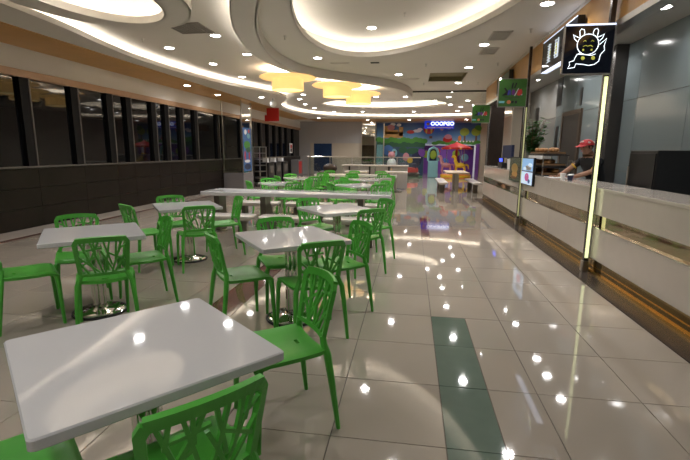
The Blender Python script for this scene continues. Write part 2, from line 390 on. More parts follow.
# far wall, back wall, right hand walls
wall_f = struct('wall_far', MB().box(XL-.3, .75, YF, YF+.15, -.1, ZC+.3), GREYP)
part('wall_section', MB().box(3.85, 5.0, YF, YF+.15, -.1, ZC+.3), CREAMP, wall_f)
part('wall_section', MB().box(.75, 3.85, YF, YF+.15, 1.95, ZC+.3), GREYP, wall_f)
struct('wall_back', MB().box(XL-.3, 5.0, -3.15, -3, -.1, ZC+.4), CREAMP)
wall_r = struct('wall_right', MB().box(XK+.02, XK+.2, -3, 14.7, -.1, ZC+.3), GREYW)
part('wall_section', MB().box(4.9, 5.05, 14.6, YF+.1, -.1, ZC+.3), CREAMP, wall_r)
part('wall_section', MB().box(3.1, 4.9, 14.55, 14.7, -.1, ZC+.3), CREAMP, wall_r)
for k in range(13):
    y = -3+k*1.36; mt = TEALW if y < 10.9 else GREYW
    for z0, z1 in ((0, 1.18), (1.18, 2.36), (2.36, 3.3)):
        part('wall_panel', MB().box(XK-.012, XK+.02, y+.004, y+1.356, z0+.004, z1-.004), mt, wall_r)
part('stall_ceiling', MB().box(XR+.02, XK+.1, -3, 14.6, 3.3, 3.33), mat('stall_ceiling_paint', (.42, .41, .38), .4, var=.03, noise=3), ceiling)
# wooden fascia above the counters
fas = struct('trim_1', MB().box(XR, XR+.10, -3, 14.6, 2.93, ZC), mat('fascia_core', (.3, .2, .1), .5, var=.1, noise=4))
for k in range(9):
    y = -2.6+k*1.93
    part('fascia_panel', MB().box(XR-.018, XR+.001, y+.004, y+1.926, 2.97, ZC-.03), WOOD, fas)
part('fascia_trim', MB().box(XR-.035, XR+.12, -3, 14.6, 2.90, 2.97), STEEL, fas)
part('fascia_trim', MB().box(XR-.05, XR+.0, -3, 14.6, ZC-.03, ZC), CEIL, fas)

# ================================================================== CHAIR
def chair_meshes():
    out = []
    bm = bmesh.new()
    xs = [-.205, -.185, -.12, -.05, -.025, .025, .05, .12, .185, .205]; yy = [-.195, -.165, -.12, -.10, -.04, .04, .11, .155, .178, .19]
    gv = []
    for j, y in enumerate(yy):
        wid = 1.0 + .06*(y+.2)/.42 - (.05 if j in (0, 9) else 0)
        gv.append([bm.verts.new((x*wid, y, .452 + .02*(x/.2)**2*(1 if y < .15 else .5) - .012*math.cos((y-.0)*6) - (.012 if j == 8 else .03 if j == 9 else 0) - (.008 if abs(x) > .2 else 0))) for x in xs])
    for j in range(9):
        for i in range(9):
            if i == 4 and j == 2: continue
            bm.faces.new((gv[j][i], gv[j][i+1], gv[j+1][i+1], gv[j+1][i]))
    bmesh.ops.recalc_face_normals(bm, faces=bm.faces[:]); bm.normal_update()
    if bm.faces[:][0].normal.z < 0: bmesh.ops.reverse_faces(bm, faces=bm.faces[:])
    bmesh.ops.solidify(bm, geom=bm.faces[:], thickness=.024)
    me = bpy.data.meshes.new('seat'); bm.to_mesh(me); bm.free()
    for p in me.polygons: p.use_smooth = True
    me.set_sharp_from_angle(angle=math.radians(40)); out.append(('seat', me))
    # backrest: frame and branches on a curved surface
    def S(u, v):
        hw = .160+.022*v
        return Vector((u*hw, -.195-.060*v-.035*(1-u*u)*(.5+.5*v), .505+.285*v + (.012*(1-u*u) if v > .9 else 0)))
    mb = MB()
    def bar(u0, v0, u1, v1, w, th=.013, k=4):
        rings = []
        for i in range(k+1):
            t = i/k; u, v = u0+(u1-u0)*t, v0+(v1-v0)*t
            p = S(u, v); tg = (S(u0+(u1-u0)*(t+.02), v0+(v1-v0)*(t+.02)) - p).normalized()
            nn = (S(u+.02, v)-p).cross(S(u, v+.02)-p).normalized(); bb = tg.cross(nn).normalized()
            rings.append([p+bb*w/2+nn*th/2, p-bb*w/2+nn*th/2, p-bb*w/2-nn*th/2, p+bb*w/2-nn*th/2])
        vs = [q for r in rings for q in r]; fs = [(4*i+e, 4*i+(e+1)%4, 4*i+4+(e+1)%4, 4*i+4+e) for i in range(k) for e in range(4)] + [(3,2,1,0), (4*k, 4*k+1, 4*k+2, 4*k+3)]
        mb.add(vs, fs)
    bar(-.93, 1, .93, 1, .042, .02, 10); bar(-.96, .02, .96, .02, .024, .018, 8)
    for s in (-1, 1):
        bar(s, -.04, s, .93, .030, .022, 6); bar(s, .90, s*.90, 1.0, .034, .021, 2)
    for a in [(-.82,.98,-.34,.02), (-.98,.58,-.18,.08), (-.45,.98,-.02,.02), (-.10,.98,-.56,.38), (.05,.02,.30,.98), (-.06,.72,.44,.04), (.06,.98,.36,.28),
              (.34,.02,.78,.98), (.56,.98,.50,.30), (.98,.62,.44,.02), (.98,.34,.18,.66), (-.98,.24,-.28,.56), (-.62,.74,.0,.80), (-.62,.98,-.70,.66), (.62,.72,.98,.84), (.72,.98,.66,.62), (-.62,.02,-.98,.42), (-.30,.98,-.26,.62)]:
        bar(*a, .0135)
    out.append(('backrest', mb.mesh('backrest')))
    for s in (-1, 1):
        out.append(('leg', MB().tube([(s*.160,-.194,.52),(s*.172,-.196,.475),(s*.192,-.205,.43),(s*.207,-.228,.25),(s*.220,-.258,.0)], [.017,.019,.021,.018,.0125], 8).mesh('rear_leg', True)))
    for s in (-1, 1):
        out.append(('leg', MB().tube([(s*.150,.156,.438),(s*.185,.160,.432),(s*.204,.168,.405),(s*.209,.173,.34),(s*.220,.185,.0)], [.016,.021,.022,.019,.0125], 8).mesh('front_leg', True)))
    return out
CH = chair_meshes()
for _, me in CH: me.materials.append(GREEN)
CHW = [(nme, me.copy()) for nme, me in CH]
for _, me in CHW: me.materials.clear(); me.materials.append(WHITEC)
def chair(x, y, fx, fy, label, group='green plastic food court chairs', meshes=CH):
    """x, y: floor point midway between the rear feet; (fx, fy): the way the sitter faces"""
    l = math.hypot(fx, fy); fx /= l; fy /= l
    best = None                                              # smallest shift that keeps feet and seat clear of the table bases
    near = [b for b in BASES if math.hypot(b[0]-x, b[1]-y) < 1.3]
    for a in range(-25, 26):
        for c in range(-25, 26):
            dx, dy = a*.01, c*.01; m_ = math.hypot(dx, dy)
            if best and m_ >= best[0]: continue
            cx, cy = x+dx+.25*fx, y+dy+.25*fy; ok = True
            for p, q in near:
                lx, ly = (p-cx)*fy-(q-cy)*fx, (p-cx)*fx+(q-cy)*fy
                if any(math.hypot(lx-u, ly-v) < .250 for u in (-.22, .22) for v in (.185, -.258)) or (abs(lx) < .28 and -.27 < ly < .265): ok = False; break
            if ok: best = (m_, dx, dy)
    if best: x += best[1]; y += best[2]
    t = thing('plastic_chair', label, 'chair', (x+.25*fx, y+.25*fy, 0), math.atan2(fy, fx)-PI/2, group)
    for nme, me in meshes: part(nme, me, GREEN, t)
    return t

# ================================================================== TABLES
S = .39
def rsq(s, r=.018, n=4):
    out = []
    for cx, cy, a0 in ((s-r, s-r, 0), (-s+r, s-r, PI/2), (-s+r, -s+r, PI), (s-r, -s+r, 1.5*PI)):
        out += [(cx+r*math.cos(a0+PI/2*i/n), cy+r*math.sin(a0+PI/2*i/n)) for i in range(n+1)]
    return out
def slab(loop_fn, z0, z1, b=.005):
    mb = MB(); rings = [(loop_fn(-b), z0), (loop_fn(0), z0+b), (loop_fn(0), z1-b), (loop_fn(-b), z1)]; n = len(rings[0][0])
    vs = [(p[0], p[1], z) for l, z in rings for p in l]
    fs = [(i*n+j, i*n+(j+1)%n, (i+1)*n+(j+1)%n, (i+1)*n+j) for i in range(3) for j in range(n)] + [tuple(range(n-1,-1,-1)), tuple(3*n+j for j in range(n))]
    return mb.add(vs, fs)
M_TOP = slab(lambda e: rsq(S+e), .712, .750).mesh('table_top'); M_TOP.materials.append(TOP)
pm = MB()
pm.lathe([(.036,.02),(.036,.70)], (-.022,0,0), 20); pm.lathe([(.036,.02),(.036,.70)], (.022,0,0), 20)
M_COL = pm.mesh('pedestal', True); M_COL.materials.append(CHROME)
M_PLATE = MB().box(-.17,.17,-.17,.17,.698,.711).mesh('mount_plate'); M_PLATE.materials.append(BLACK)
M_BASE = MB().lathe([(.216,.006),(.218,.016),(.20,.025),(.14,.036),(.07,.048),(.06,.056)], n=40).mesh('base', True); M_BASE.materials.append(CHROME)
M_RIM = MB().lathe([(.214,.0),(.229,.0),(.233,.008),(.229,.018),(.214,.020)], n=40, closed=True).mesh('base_rim', True); M_RIM.materials.append(RUBBER)
BASES = []
def table(x, y, deg, label):
    BASES.append((x, y))
    t = thing('square_table', label, 'table', (x, y, 0), math.radians(deg), 'square white pedestal tables')
    part('table_top', M_TOP, TOP, t); part('pedestal', M_COL, CHROME, t); part('mount_plate', M_PLATE, BLACK, t)
    b = part('base', M_BASE, CHROME, t); part('base_rim', M_RIM, RUBBER, b); return t
def N(deg, side):                                            # outward normal of a table edge
    a = math.radians(deg + {'fr': 0, 'fl': 90, 'nl': 180, 'nr': 270}[side]); return math.cos(a), math.sin(a)
table(-.985, 1.39, 50, 'large-looking white square table nearest the camera, lower left')
table(-1.01, 3.56, 38, 'white square table right behind the nearest one, ringed by four green chairs')
table(-2.80, 3.41, 40, 'white square table cut by the left picture edge')
table(-2.96, 5.36, 38, 'white square table at the left, before the left end of the long table')
table(-.93, 5.45, 40, 'white square table in the middle, in front of the long table')
for x, y, l in ((-2.95, 9.55, 'square white table just behind the long table, window side'), (-1.12, 9.45, 'square white table just behind the long table, aisle side'),
                (-2.95, 11.55, 'square white table in the second row behind the long table, window side'), (-1.12, 11.5, 'square white table in the second row behind the long table, aisle side')):
    table(x, y, 40, l)
# foremost table
chair(-.48, 2.25, -.80, -.60, 'green branch-back chair at the far right corner of the nearest table')
chair(-.545, 1.03, -.77, .64, 'green chair at the bottom edge, its back cut off by the picture frame')
chair(-1.40, .86, .64, .77, 'green chair tucked under the lower left of the nearest table')
# centre table
chair(-1.54, 3.315, .77, .64, 'green chair seen side-on left of the centre table, over the maroon strip')
chair(-1.32, 4.10, .55, -.83, 'green chair behind the centre table, only its back showing above the top')
chair(-.64, 3.11, -.58, .81, 'green chair with its back to the camera, right front of the centre table')
chair(-.45, 4.01, -.80, -.60, 'green chair on the aisle side behind the centre table, facing left')
# left table
chair(-2.35, 2.99, -.60, .80, 'green chair with its back to the camera in front of the left-edge table')
chair(-2.38, 3.90, -.72, -.69, 'green chair facing left, at the right corner of the left-edge table')
chair(-3.37, 3.90, .66, -.75, 'green chair behind the left-edge table, partly cut by the picture edge')
chair(-3.36, 2.93, .66, .75, 'green chair at the picture edge, only its seat and front legs showing')
# second left table
chair(-3.42, 4.76, .52, .85, 'green chair by the windows left of the second left table')
chair(-2.52, 4.84, -.60, .80, 'green chair with its back to the camera before the second left table')
chair(-3.47, 5.83, .62, -.78, 'green chair behind the second left table, beside the dark windows')
chair(-2.46, 5.92, -.78, -.62, 'green chair seen side-on right of the second left table')
# middle table
chair(-1.43, 5.92, .75, -.66, 'green chair on the window side behind the middle table')
chair(-.46, 5.10, -.62, .78, 'green chair with its back to the camera at the middle table, aisle side')
chair(-.33, 6.07, -.78, -.63, 'green chair behind the middle table at the aisle, before the long table end')
SN = {'nr': 'near aisle side', 'fr': 'far aisle side', 'fl': 'far window side', 'nl': 'near window side'}
for x, y, tn in ((-2.95, 9.55, 'window-side table, first row past the long table'), (-1.12, 9.45, 'aisle-side table, first row past the long table'),
                 (-2.95, 11.55, 'window-side table, second row past the long table'), (-1.12, 11.5, 'aisle-side table, second row past the long table')):
    for sd in ('nr', 'fr', 'fl', 'nl'):
        nx, ny = N(40, sd); d = .72+random.uniform(0, .05)
        white = (x > -2 and y > 11 and sd == 'nr')
        chair(x+nx*d, y+ny*d, -nx+random.uniform(-.08, .08), -ny+random.uniform(-.08, .08),
              ('white slotted chair' if white else 'green chair') + ', ' + SN[sd] + ' of the ' + tn,
              'white plastic chairs' if white else 'green plastic food court chairs', CHW if white else CH)

# long tables with benches
def rrect(x0, x1, y0, y1, r, n=6):
    out = []
    for cx, cy, a0 in ((x1-r, y1-r, 0), (x0+r, y1-r, PI/2), (x0+r, y0+r, PI), (x1-r, y0+r, 1.5*PI)):
        out += [(cx+r*math.cos(a0+PI/2*i/n), cy+r*math.sin(a0+PI/2*i/n)) for i in range(n+1)]
    return out
def long_table(x0, x1, y0, y1, legs, label, z=.75):
    t = thing('long_table', label, 'table', ((x0+x1)/2, (y0+y1)/2, 0)); L, D = (x1-x0)/2, (y1-y0)/2
    part('table_top', slab(lambda e: rrect(-L-e, L+e, -D-e, D+e, .05), z-.07, z, .008), TOP, t, True)
    for lx in legs: part('leg', MB().bbox(lx-.05-(x0+x1)/2, lx+.05-(x0+x1)/2, -.16, .16, .012, z-.07, .012), LEGM, t); part('foot_plate', MB().bbox(lx-.12-(x0+x1)/2, lx+.12-(x0+x1)/2, -.24, .24, 0, .012, .003), STEEL, t)
    return t
def bench(xc, yc, half, label, z=.45, rz=0.):
    t = thing('bench', label, 'bench', (xc, yc, 0), rz, 'white benches of the long table')
    mb = MB(); prof = [(-.02, .0), (0, .02), (0, .035), (-.012, .05)]
    rings = [(rrect(-half-e, half+e, -.17-e, .17+e, .08), z-.09+h) for e, h in ((-.07, 0), (-.012, .035), (0, .06), (-.004, .082), (-.02, .09))]; n = len(rings[0][0])
    mb.add([(p[0], p[1], zz) for l, zz in rings for p in l], [(i*n+j, i*n+(j+1)%n, (i+1)*n+(j+1)%n, (i+1)*n+j) for i in range(4) for j in range(n)] + [tuple(range(n-1,-1,-1)), tuple(4*n+j for j in range(n))])
    part('bench_seat', mb, BENCHM, t, True)
    for s in (-1, 1): part('leg', MB().bbox(s*half*.55-.04, s*half*.55+.04, -.09, .09, 0, z-.09, .01), LEGM, t)
    return t
long_table(-3.72, -.32, 7.2, 7.92, (-3.5, -2.62, -1.86, -.85), 'long white table stretching across the middle of the hall')
for xc, l in ((-2.95, 'left'), (-1.9, 'middle'), (-.86, 'right')): bench(xc, 6.58, .48, 'white bench in front of the long table, %s one of three' % l)
for xc, l in ((-3.1, 'left'), (-2.0, 'middle'), (-.95, 'right')): bench(xc, 8.42, .48, 'white bench behind the long table, %s one of three' % l)
long_table(-3.05, -.42, 13.5, 14.1, (-2.8, -1.7, -.7), 'distant long cream table beyond the rows of green chairs')
for x, y, f, l in ((-2.65, 13.25, 1, 'left'), (-1.75, 13.2, 1, 'middle'), (-.8, 13.25, 1, 'right')):
    chair(x, y-.28, random.uniform(-.1, .1), f, 'green chair at the near side of the distant long table, ' + l + ' one')
for x, l in ((-2.75, 'left'), (-1.9, 'middle'), (-1.0, 'right')):
    chair(x, 14.62, random.uniform(-.15, .15), -1, 'green chair at the far side of the distant long table, ' + l + ' one')

# ================================================================== DOWNLIGHTS
M_RING = MB().lathe([(.085,0),(.105,-.004),(.108,-.0005),(.108,.0),(.085,.002)], n=24, closed=True).mesh('trim_ring', True); M_RING.materials.append(RINGM)
M_LENS = MB().lathe([(.086,-.002),(.03,-.003)], n=24).mesh('lens'); M_LENS.materials.append(LENS)
def downlight(x, y, z, label, watts=LAMP_W, k=1.):
    t = thing('downlight', label, 'ceiling light', (x, y, z), 0, 'round recessed downlights')
    t.scale = (k, k, 1)
    part('trim_ring', M_RING, RINGM, t); part('lens', M_LENS, LENS, t)
    lamp('lamp', t, (0, 0, -.012), watts, .15)
ords = ['first', 'second', 'third', 'fourth', 'fifth', 'sixth', 'seventh', 'eighth', 'ninth', 'tenth']
for i, y in enumerate((2.2, 4.4, 6.75, 9.05, 11.35, 13.75, 15.72, 17.2)):
    downlight(1.78 if y < 7 else 1.3, y, ZC, 'round downlight in the right-hand row above the aisle, %s from the near end' % ords[i])
for i, (x, y) in enumerate(((2.15, 18.4), (2.15, 20.9), (2.2, 22.9))): downlight(x, y, ZC, 'distant round downlight above the aisle end, %s of three from the front' % ords[i], LAMP_W*1.6)
for i, (x, y) in enumerate(((-4.9, 6.87), (-4.93, 8.6), (-4.77, 10.24), (-4.78, 12.09), )): downlight(x, y, ZC, 'round downlight beside the long window-side cove, %s from the near end' % ords[i])
for i, (x, y) in enumerate(((-3.56, 7.8), (-3.57, 9.34), (-3.23, 11.3))): downlight(x, y, ZC, 'round downlight just outside the curved dropped band, %s from the near end' % ords[i])
downlight(-2.13, 9.86, ZC, 'round downlight between the curved band and the lit oval')
downlight(-.42, 12.15, ZC, 'round downlight behind the lit oval, left of the ceiling hatch')
downlight(-.86, 9.0, ZC+.36-.001, 'round downlight inside the big lit oval recess, far end')
downlight(-.14, 6.6, ZC+.36-.001, 'round downlight inside the big lit oval recess, middle')
downlight(.2, 4.2, ZC+.36-.001, 'round downlight inside the big lit oval recess, near end')
downlight(-3.9, 4.98, 3.779, 'round downlight in the bright ring recess at the upper left')
for i, (x, y) in enumerate(((-4.0, 16.0), (-4.5, 17.4), (-4.75, 19.3), (-4.7, 21.0), (-4.1, 23.0))): downlight(x, y, ZC, 'distant round downlight near the far window-side cove, %s from the front' % ords[i], LAMP_W*1.6)
for i, (x, y) in enumerate(((-1.4, 16.9), (-.3, 16.95), (.85, 18.3), (1.6, 19.9), (.05, 23.2), (-2.6, 23.0))): downlight(x, y, ZC, 'distant round downlight around the far lit oval, %s of six' % ords[i], LAMP_W*1.6)
for i, (x, y) in enumerate(((-6.42, 12.04), (-6.45, 14.1))): downlight(x, y, ZS-.015, 'round downlight in the wooden soffit above the windows, %s of two' % ('nearer', 'farther')[i], LAMP_W*.35)
downlight(-5.25, 15.0, ZS-.001, 'elongated-looking downlight in the pale soffit beside the mirrored pillar', LAMP_W*.5)
downlight(-5.25, 24.5, ZS-.001, 'round downlight in the far soffit above the grey wall, leftmost of four', LAMP_W*1.6)
for x, l in ((-2.6, 'second from left'), (-.2, 'third from left'), (3.0, 'rightmost')): downlight(x, 25.9, ZS-.015, 'added fill downlight in the far wooden soffit before the mural, %s of four' % l, LAMP_W*1.6)  # three extra soffit lights, added to brighten the mural and far wall
for x, y, i in ((-2.6, 1.2, 0), (-4.2, 1.5, 1), (-2.8, -1.2, 2), (0, -.8, 3)): downlight(x, y, ZC, 'round downlight above and behind the camera, %s' % ords[i])
for i, y in enumerate((4.4, 6.4, 8.3, 9.2, 10.0, 12.1, 13.2)): downlight(3.08, y, 3.299, 'round downlight inside the food stalls, %s from the near end' % ords[i], LAMP_W*.42)

# big amber hat-shaped ceiling lamps
def hat_lamp(x, y, label, k=1.):
    t = thing('hat_shaped_lamp', label, 'ceiling light', (x, y, 0), 0, 'amber hat-shaped ceiling lamps')
    R, r, zb, z0 = .71*k, .40*k, 3.27, 2.98
    part('brim', MB().lathe([(r, zb-.03),(R-.03, zb),(R, zb+.02),(R-.02, zb+.035),(r, zb+.03)], n=48, closed=True), SHADE, t, True)
    part('drum', MB().lathe([(r, z0),(r, zb+.02),(r-.012, zb+.02),(r-.012, z0)], n=48, closed=True), SHADE, t, True)
    part('diffuser', MB().lathe([(r-.013, z0+.02),(r-.013, z0+.03)], n=48), SHADEIN, t)
    for a in range(3): part('ceiling_rod', MB().tube([(r*.8*math.cos(a*2.1+1), r*.8*math.sin(a*2.1+1), zb), (r*.8*math.cos(a*2.1+1), r*.8*math.sin(a*2.1+1), ZC)], .008, 6), STEEL, t)
    part('top_light', MB().lathe([(r*1.25, zb+.045),(r*1.25, zb+.05)], n=32), COVEM, t)
    lamp('lamp', t, (0, 0, z0-.01), 12, r*1.6, (1, .72, .38))
p1 = (-3.16, 11.04); p2 = (-2.14, 12.5); p3 = (-1.75, 14.3)
hat_lamp(*p1, 'amber hat-shaped ceiling lamp, the nearest and leftmost of three')
hat_lamp(*p2, 'amber hat-shaped ceiling lamp, the middle one of three')
hat_lamp(*p3, 'amber hat-shaped ceiling lamp, the farthest, half hidden behind the middle one')

# small ceiling fittings
def sprinkler(px, py, z, label):
    p = atz(px, py, z); t = thing('sprinkler_head', label, 'sprinkler', (p.x, p.y, z), 0, 'ceiling sprinkler heads')
    part('escutcheon', MB().lathe([(.03, 0), (.03, -.006), (.015, -.014)], n=12), STEEL, t); part('nozzle', MB().tube([(0,0,-.01),(0,0,-.055)], .009, 8), STEEL, t)
    part('deflector', MB().lathe([(.022, -.055), (.022, -.06)], n=12), STEEL, t)
for px, py, l in ((143, 39, 'sprinkler head by the window-side cove'), (285, 36, 'sprinkler head between the band and the lit oval, left'), (405, 13, 'sprinkler head right of centre inside the oval'),
                  (426, 64, 'sprinkler head left of the ceiling hatch'), (531, 29, 'sprinkler head near the counter fascia'), (498, 63, 'sprinkler head right of the ceiling hatch'),
                  (424, 83, 'sprinkler head below left of the ceiling hatch'), (478, 82.5, 'sprinkler head beyond the ceiling hatch, aisle side'), (209, 68, 'sprinkler head between two window-side downlights')):
    sprinkler(px, py, ZC + (.36 if 'inside the oval' in l else 0), l)
def vent(px, py, w, d, z, label, n=6, mt=VENT):
    p = atz(px, py, z); t = thing('air_vent', label, 'air vent', (p.x, p.y, z), 0, 'ceiling air vents')
    part('frame', MB().prism([[(-w,-d),(w,-d),(w,d),(-w,d)], [(-w+.03,-d+.03),(w-.03,-d+.03),(w-.03,d-.03),(-w+.03,d-.03)]], -.014, 0), mt, t)
    part('backing', MB().box(-w+.02, w-.02, -d+.02, d-.02, -.004, 0), VENTB, t)
    for i in range(n):
        x = -w+.04+(2*w-.08)*(i+.5)/n
        part('slat', MB().box(x-.008, x+.008, -d+.03, d-.03, -.012, -.004), mt, t)
vent(500, 35.5, .16, .30, ZC, 'slatted air vent in the right ceiling, the nearer of two')
vent(489, 51, .16, .30, ZC, 'slatted air vent in the right ceiling, the farther of two')
vent(190, 28, .30, .30, ZC, 'grey square diffuser in the left ceiling beside the ring', 8, mat('vent_brown', (.22,.19,.16), .5, var=.05, noise=9))
vent(340, 63, .22, .05, ZC, 'narrow slot vent behind the lit oval, left', 5, CEIL)
vent(375, 62.5, .10, .05, ZC, 'short slot vent behind the lit oval, centre', 3, VENTD)
vent(410, 79, .26, .06, ZC, 'narrow slot vent left of the ceiling hatch', 5, CEIL)
sc_ = thing('smoke_curtain', 'clear glass smoke curtain hanging across the aisle ceiling', 'smoke curtain', (0, 15.42, 0))
part('glass_pane', MB().box(-.03, 1.28, -.006, .006, 3.08, ZC-.03), SMOKE, sc_); part('glass_pane', MB().box(1.29, 2.6, -.006, .006, 3.08, ZC-.03), SMOKE, sc_)
part('top_rail', MB().box(-.04, 2.62, -.025, .025, ZC-.045, ZC), VENTD, sc_)
ss = thing('security_camera', 'white dome camera hanging under the soffit bulge', 'camera', tuple(atz(273, 98, ZS)))
part('mount', MB().lathe([(.05, 0), (.05, -.12)], n=16), RINGM, ss); part('dome', MB().ball((0, 0, -.2), .12, 14), WHITE, ss, True)

# ================================================================== SERVICE COUNTERS (right)
PY = (5.7, 9.3, 14.2)
def counter(y0, y1, label):
    t = thing('service_counter', label, 'counter', (XR, y0, 0), 0, 'white stall counters'); L = y1-y0; k = max(1, round(L/1.8))
    part('body', MB().box(.02, .50, 0.002, L-.002, .02, 1.0), GREYP, t)
    for i in range(k):
        a, b = L*i/k+.003, L*(i+1)/k-.003
        part('upper_panel', MB().bbox(-.03, .02, a, b, .735, 1.03, .004), COUNTERW, t)
        part('mirror_strip', MB().box(.0, .02, a, b, .575, .735), BRONZE, t)
        part('lower_panel', MB().bbox(-.03, .02, a, b, .185, .575, .004), COUNTERW, t)
    part('ledge_trim', MB().box(-.034, .0, 0, L, .575, .585), CHROME, t)
    part('toe_kick', MB().box(.0, .02, 0, L, .015, .185), BRONZED, t)
    part('gold_trim', MB().box(-.024, .0, 0, L, .002, .026), GOLDM, t); part('gold_trim', MB().box(-.008, .0, 0, L, .085, .092), GOLDM, t)
    part('counter_top', MB().bbox(-.036, .52, 0, L, 1.03, 1.065, .005), COUNTERW, t)
counter(1.6, PY[0]-.006, 'white service counter nearest the camera, under the black neon sign')
counter(PY[0]+.006, PY[1]-.006, 'white service counter where the cashier leans, with bronze mirror strip')
counter(PY[1]+.006, PY[2]-.06, 'farthest white service counter, with the till and dark kick band')
def post(y, label, tube, wd=.018, px=XR-.078):
    t = thing('light_post', label, 'post', (px, y, 0), 0, 'posts between the stalls')
    part('housing', MB().box(-wd-.006, .03, -.02, .03, 0, ZC), PILLARB, t)
    part('light_tube', MB().box(-wd, wd, -.034, -.02, .18, 2.36), tube, t)
    part('base_shoe', MB().bbox(-.038, .036, -.038, .042, 0, .14, .008), STEEL, t)
post(PY[0], 'brightly glowing yellow-green post carrying the black neon sign', TUBE)
post(PY[1], 'slim dim olive post carrying the larger green sign', TUBE2, .012)
post(PY[2], 'dark slim post carrying the farther green sign', FRAMEG, .016, XR+.02)

# neon cow sign
ZB, ZT_ = 2.38, 2.92
def stroke(pts, r, closed=False):
    pts = [(p[0], 0, p[1]) for p in pts]
    if closed: pts = pts + [pts[0]]
    return MB().tube(pts, r, 6)
sg = thing('neon_sign', 'square black sign with white neon cow head and scarf', 'sign', (1.965, PY[0]-.10, (ZB+ZT_)/2))
part('panel', MB().box(-.265, .265, .0, .03, -.265, .265), SIGNBLK, sg)
fr = MB()
for b in ((-.272,-.262,-.272,.272), (.262,.272,-.272,.272)): fr.box(b[0], b[1], -.008, .04, b[2], b[3])
fr.box(-.272, .272, -.008, .04, -.275, -.262)
part('frame', fr, FRAMEG, sg)
part('edge_light', MB().box(-.268, .268, -.012, .03, .258, .274), NEONB, sg)
circ = [(.115*math.cos(a)-.01, .112*math.sin(a)+.055) for a in (2*PI*i/28 for i in range(28))]
part('neon_head', stroke(circ, .0045, True), NEON, sg)
for s in (-1, 1):
    part('neon_horn', stroke([(s*.05-.01, .155), (s*.045-.01, .185), (s*.055-.01, .215), (s*.085-.01, .225), (s*.10-.01, .20), (s*.095-.01, .16), (s*.09-.01, .13)], .0045), NEON, sg)
    part('neon_ear', stroke([(s*.10-.01, .13), (s*.135-.01, .145), (s*.165-.01, .165), (s*.15-.01, .12), (s*.12-.01, .09)], .0045), NEON, sg)
    part('neon_eye', stroke([(s*.04-.02, .085), (s*.04-.005, .10), (s*.04+.012, .085)], .004), NEONG, sg)
    part('neon_nostril', MB().ball((s*.045-.01, -.004, -.005), .012, 8), NEONG, sg)
part('neon_mouth', stroke([(-.06, .035), (-.03, .045), (-.01, .035), (.02, .045), (.045, .03)], .004), NEONG, sg)
part('neon_scarf', stroke([(-.07, -.035), (-.115, -.05), (-.135, -.09), (-.145, -.12), (-.195, -.135), (-.185, -.165), (-.205, -.205), (-.13, -.195), (-.12, -.155), (-.05, -.16), (.02, -.175), (.08, -.165), (.125, -.13), (.135, -.06), (.175, -.01), (.165, .035), (.185, .115), (.115, .05)], .0045), NEON, sg)
part('neon_scarf', stroke([(-.10, -.05), (-.03, -.055), (.04, -.065), (.085, -.05)], .0042), NEON, sg)
for x in (-.05, .06): part('neon_tuft', MB().ball((x, -.004, -.095), .022, 8, sy=.3), NEONG, sg)
part('bracket', MB().box(.20, .25, .03, .065, -.2, .2), PILLARB, sg)
# long black light box on the fascia
lb = thing('lightbox_sign', 'long black light box with bright edges on the wooden fascia', 'sign', (XR-.10, 7.45, 3.07))
part('panel', MB().box(-.03, .065, -.78, .78, -.24, .24), SIGNBLK, lb)
part('edge_light', MB().box(-.036, .06, -.78, .78, .240, .250), NEONB, lb); part('edge_light', MB().box(-.036, .06, -.78, .78, -.250, -.240), NEONB, lb)
part('frame', MB().box(-.035, .06, .775, .79, -.25, .25), BLACK, lb); part('frame', MB().box(-.035, .06, -.79, -.775, -.25, .25), BLACK, lb)
def glyph(cy, seed):
    rd = random.Random(seed); mb = MB()
    for q in range(7):
        z = -.13+q*.043; w_ = rd.uniform(.05, .10); mb.box(-.042, -.03, cy-w_, cy+w_, z, z+.008)
    for q in range(3):
        y = cy+rd.uniform(-.08, .08); mb.box(-.042, -.03, y-.006, y+.006, -.13, .15)
    return mb
for i, cy in enumerate((.42, .05, -.35)):
    part('glyph', glyph(cy, i), GLYPH, lb); part('glyph_glow', MB().ball((-.03, cy, .01), .07, 10, sx=.12, sz=1.3), NEONG, lb)
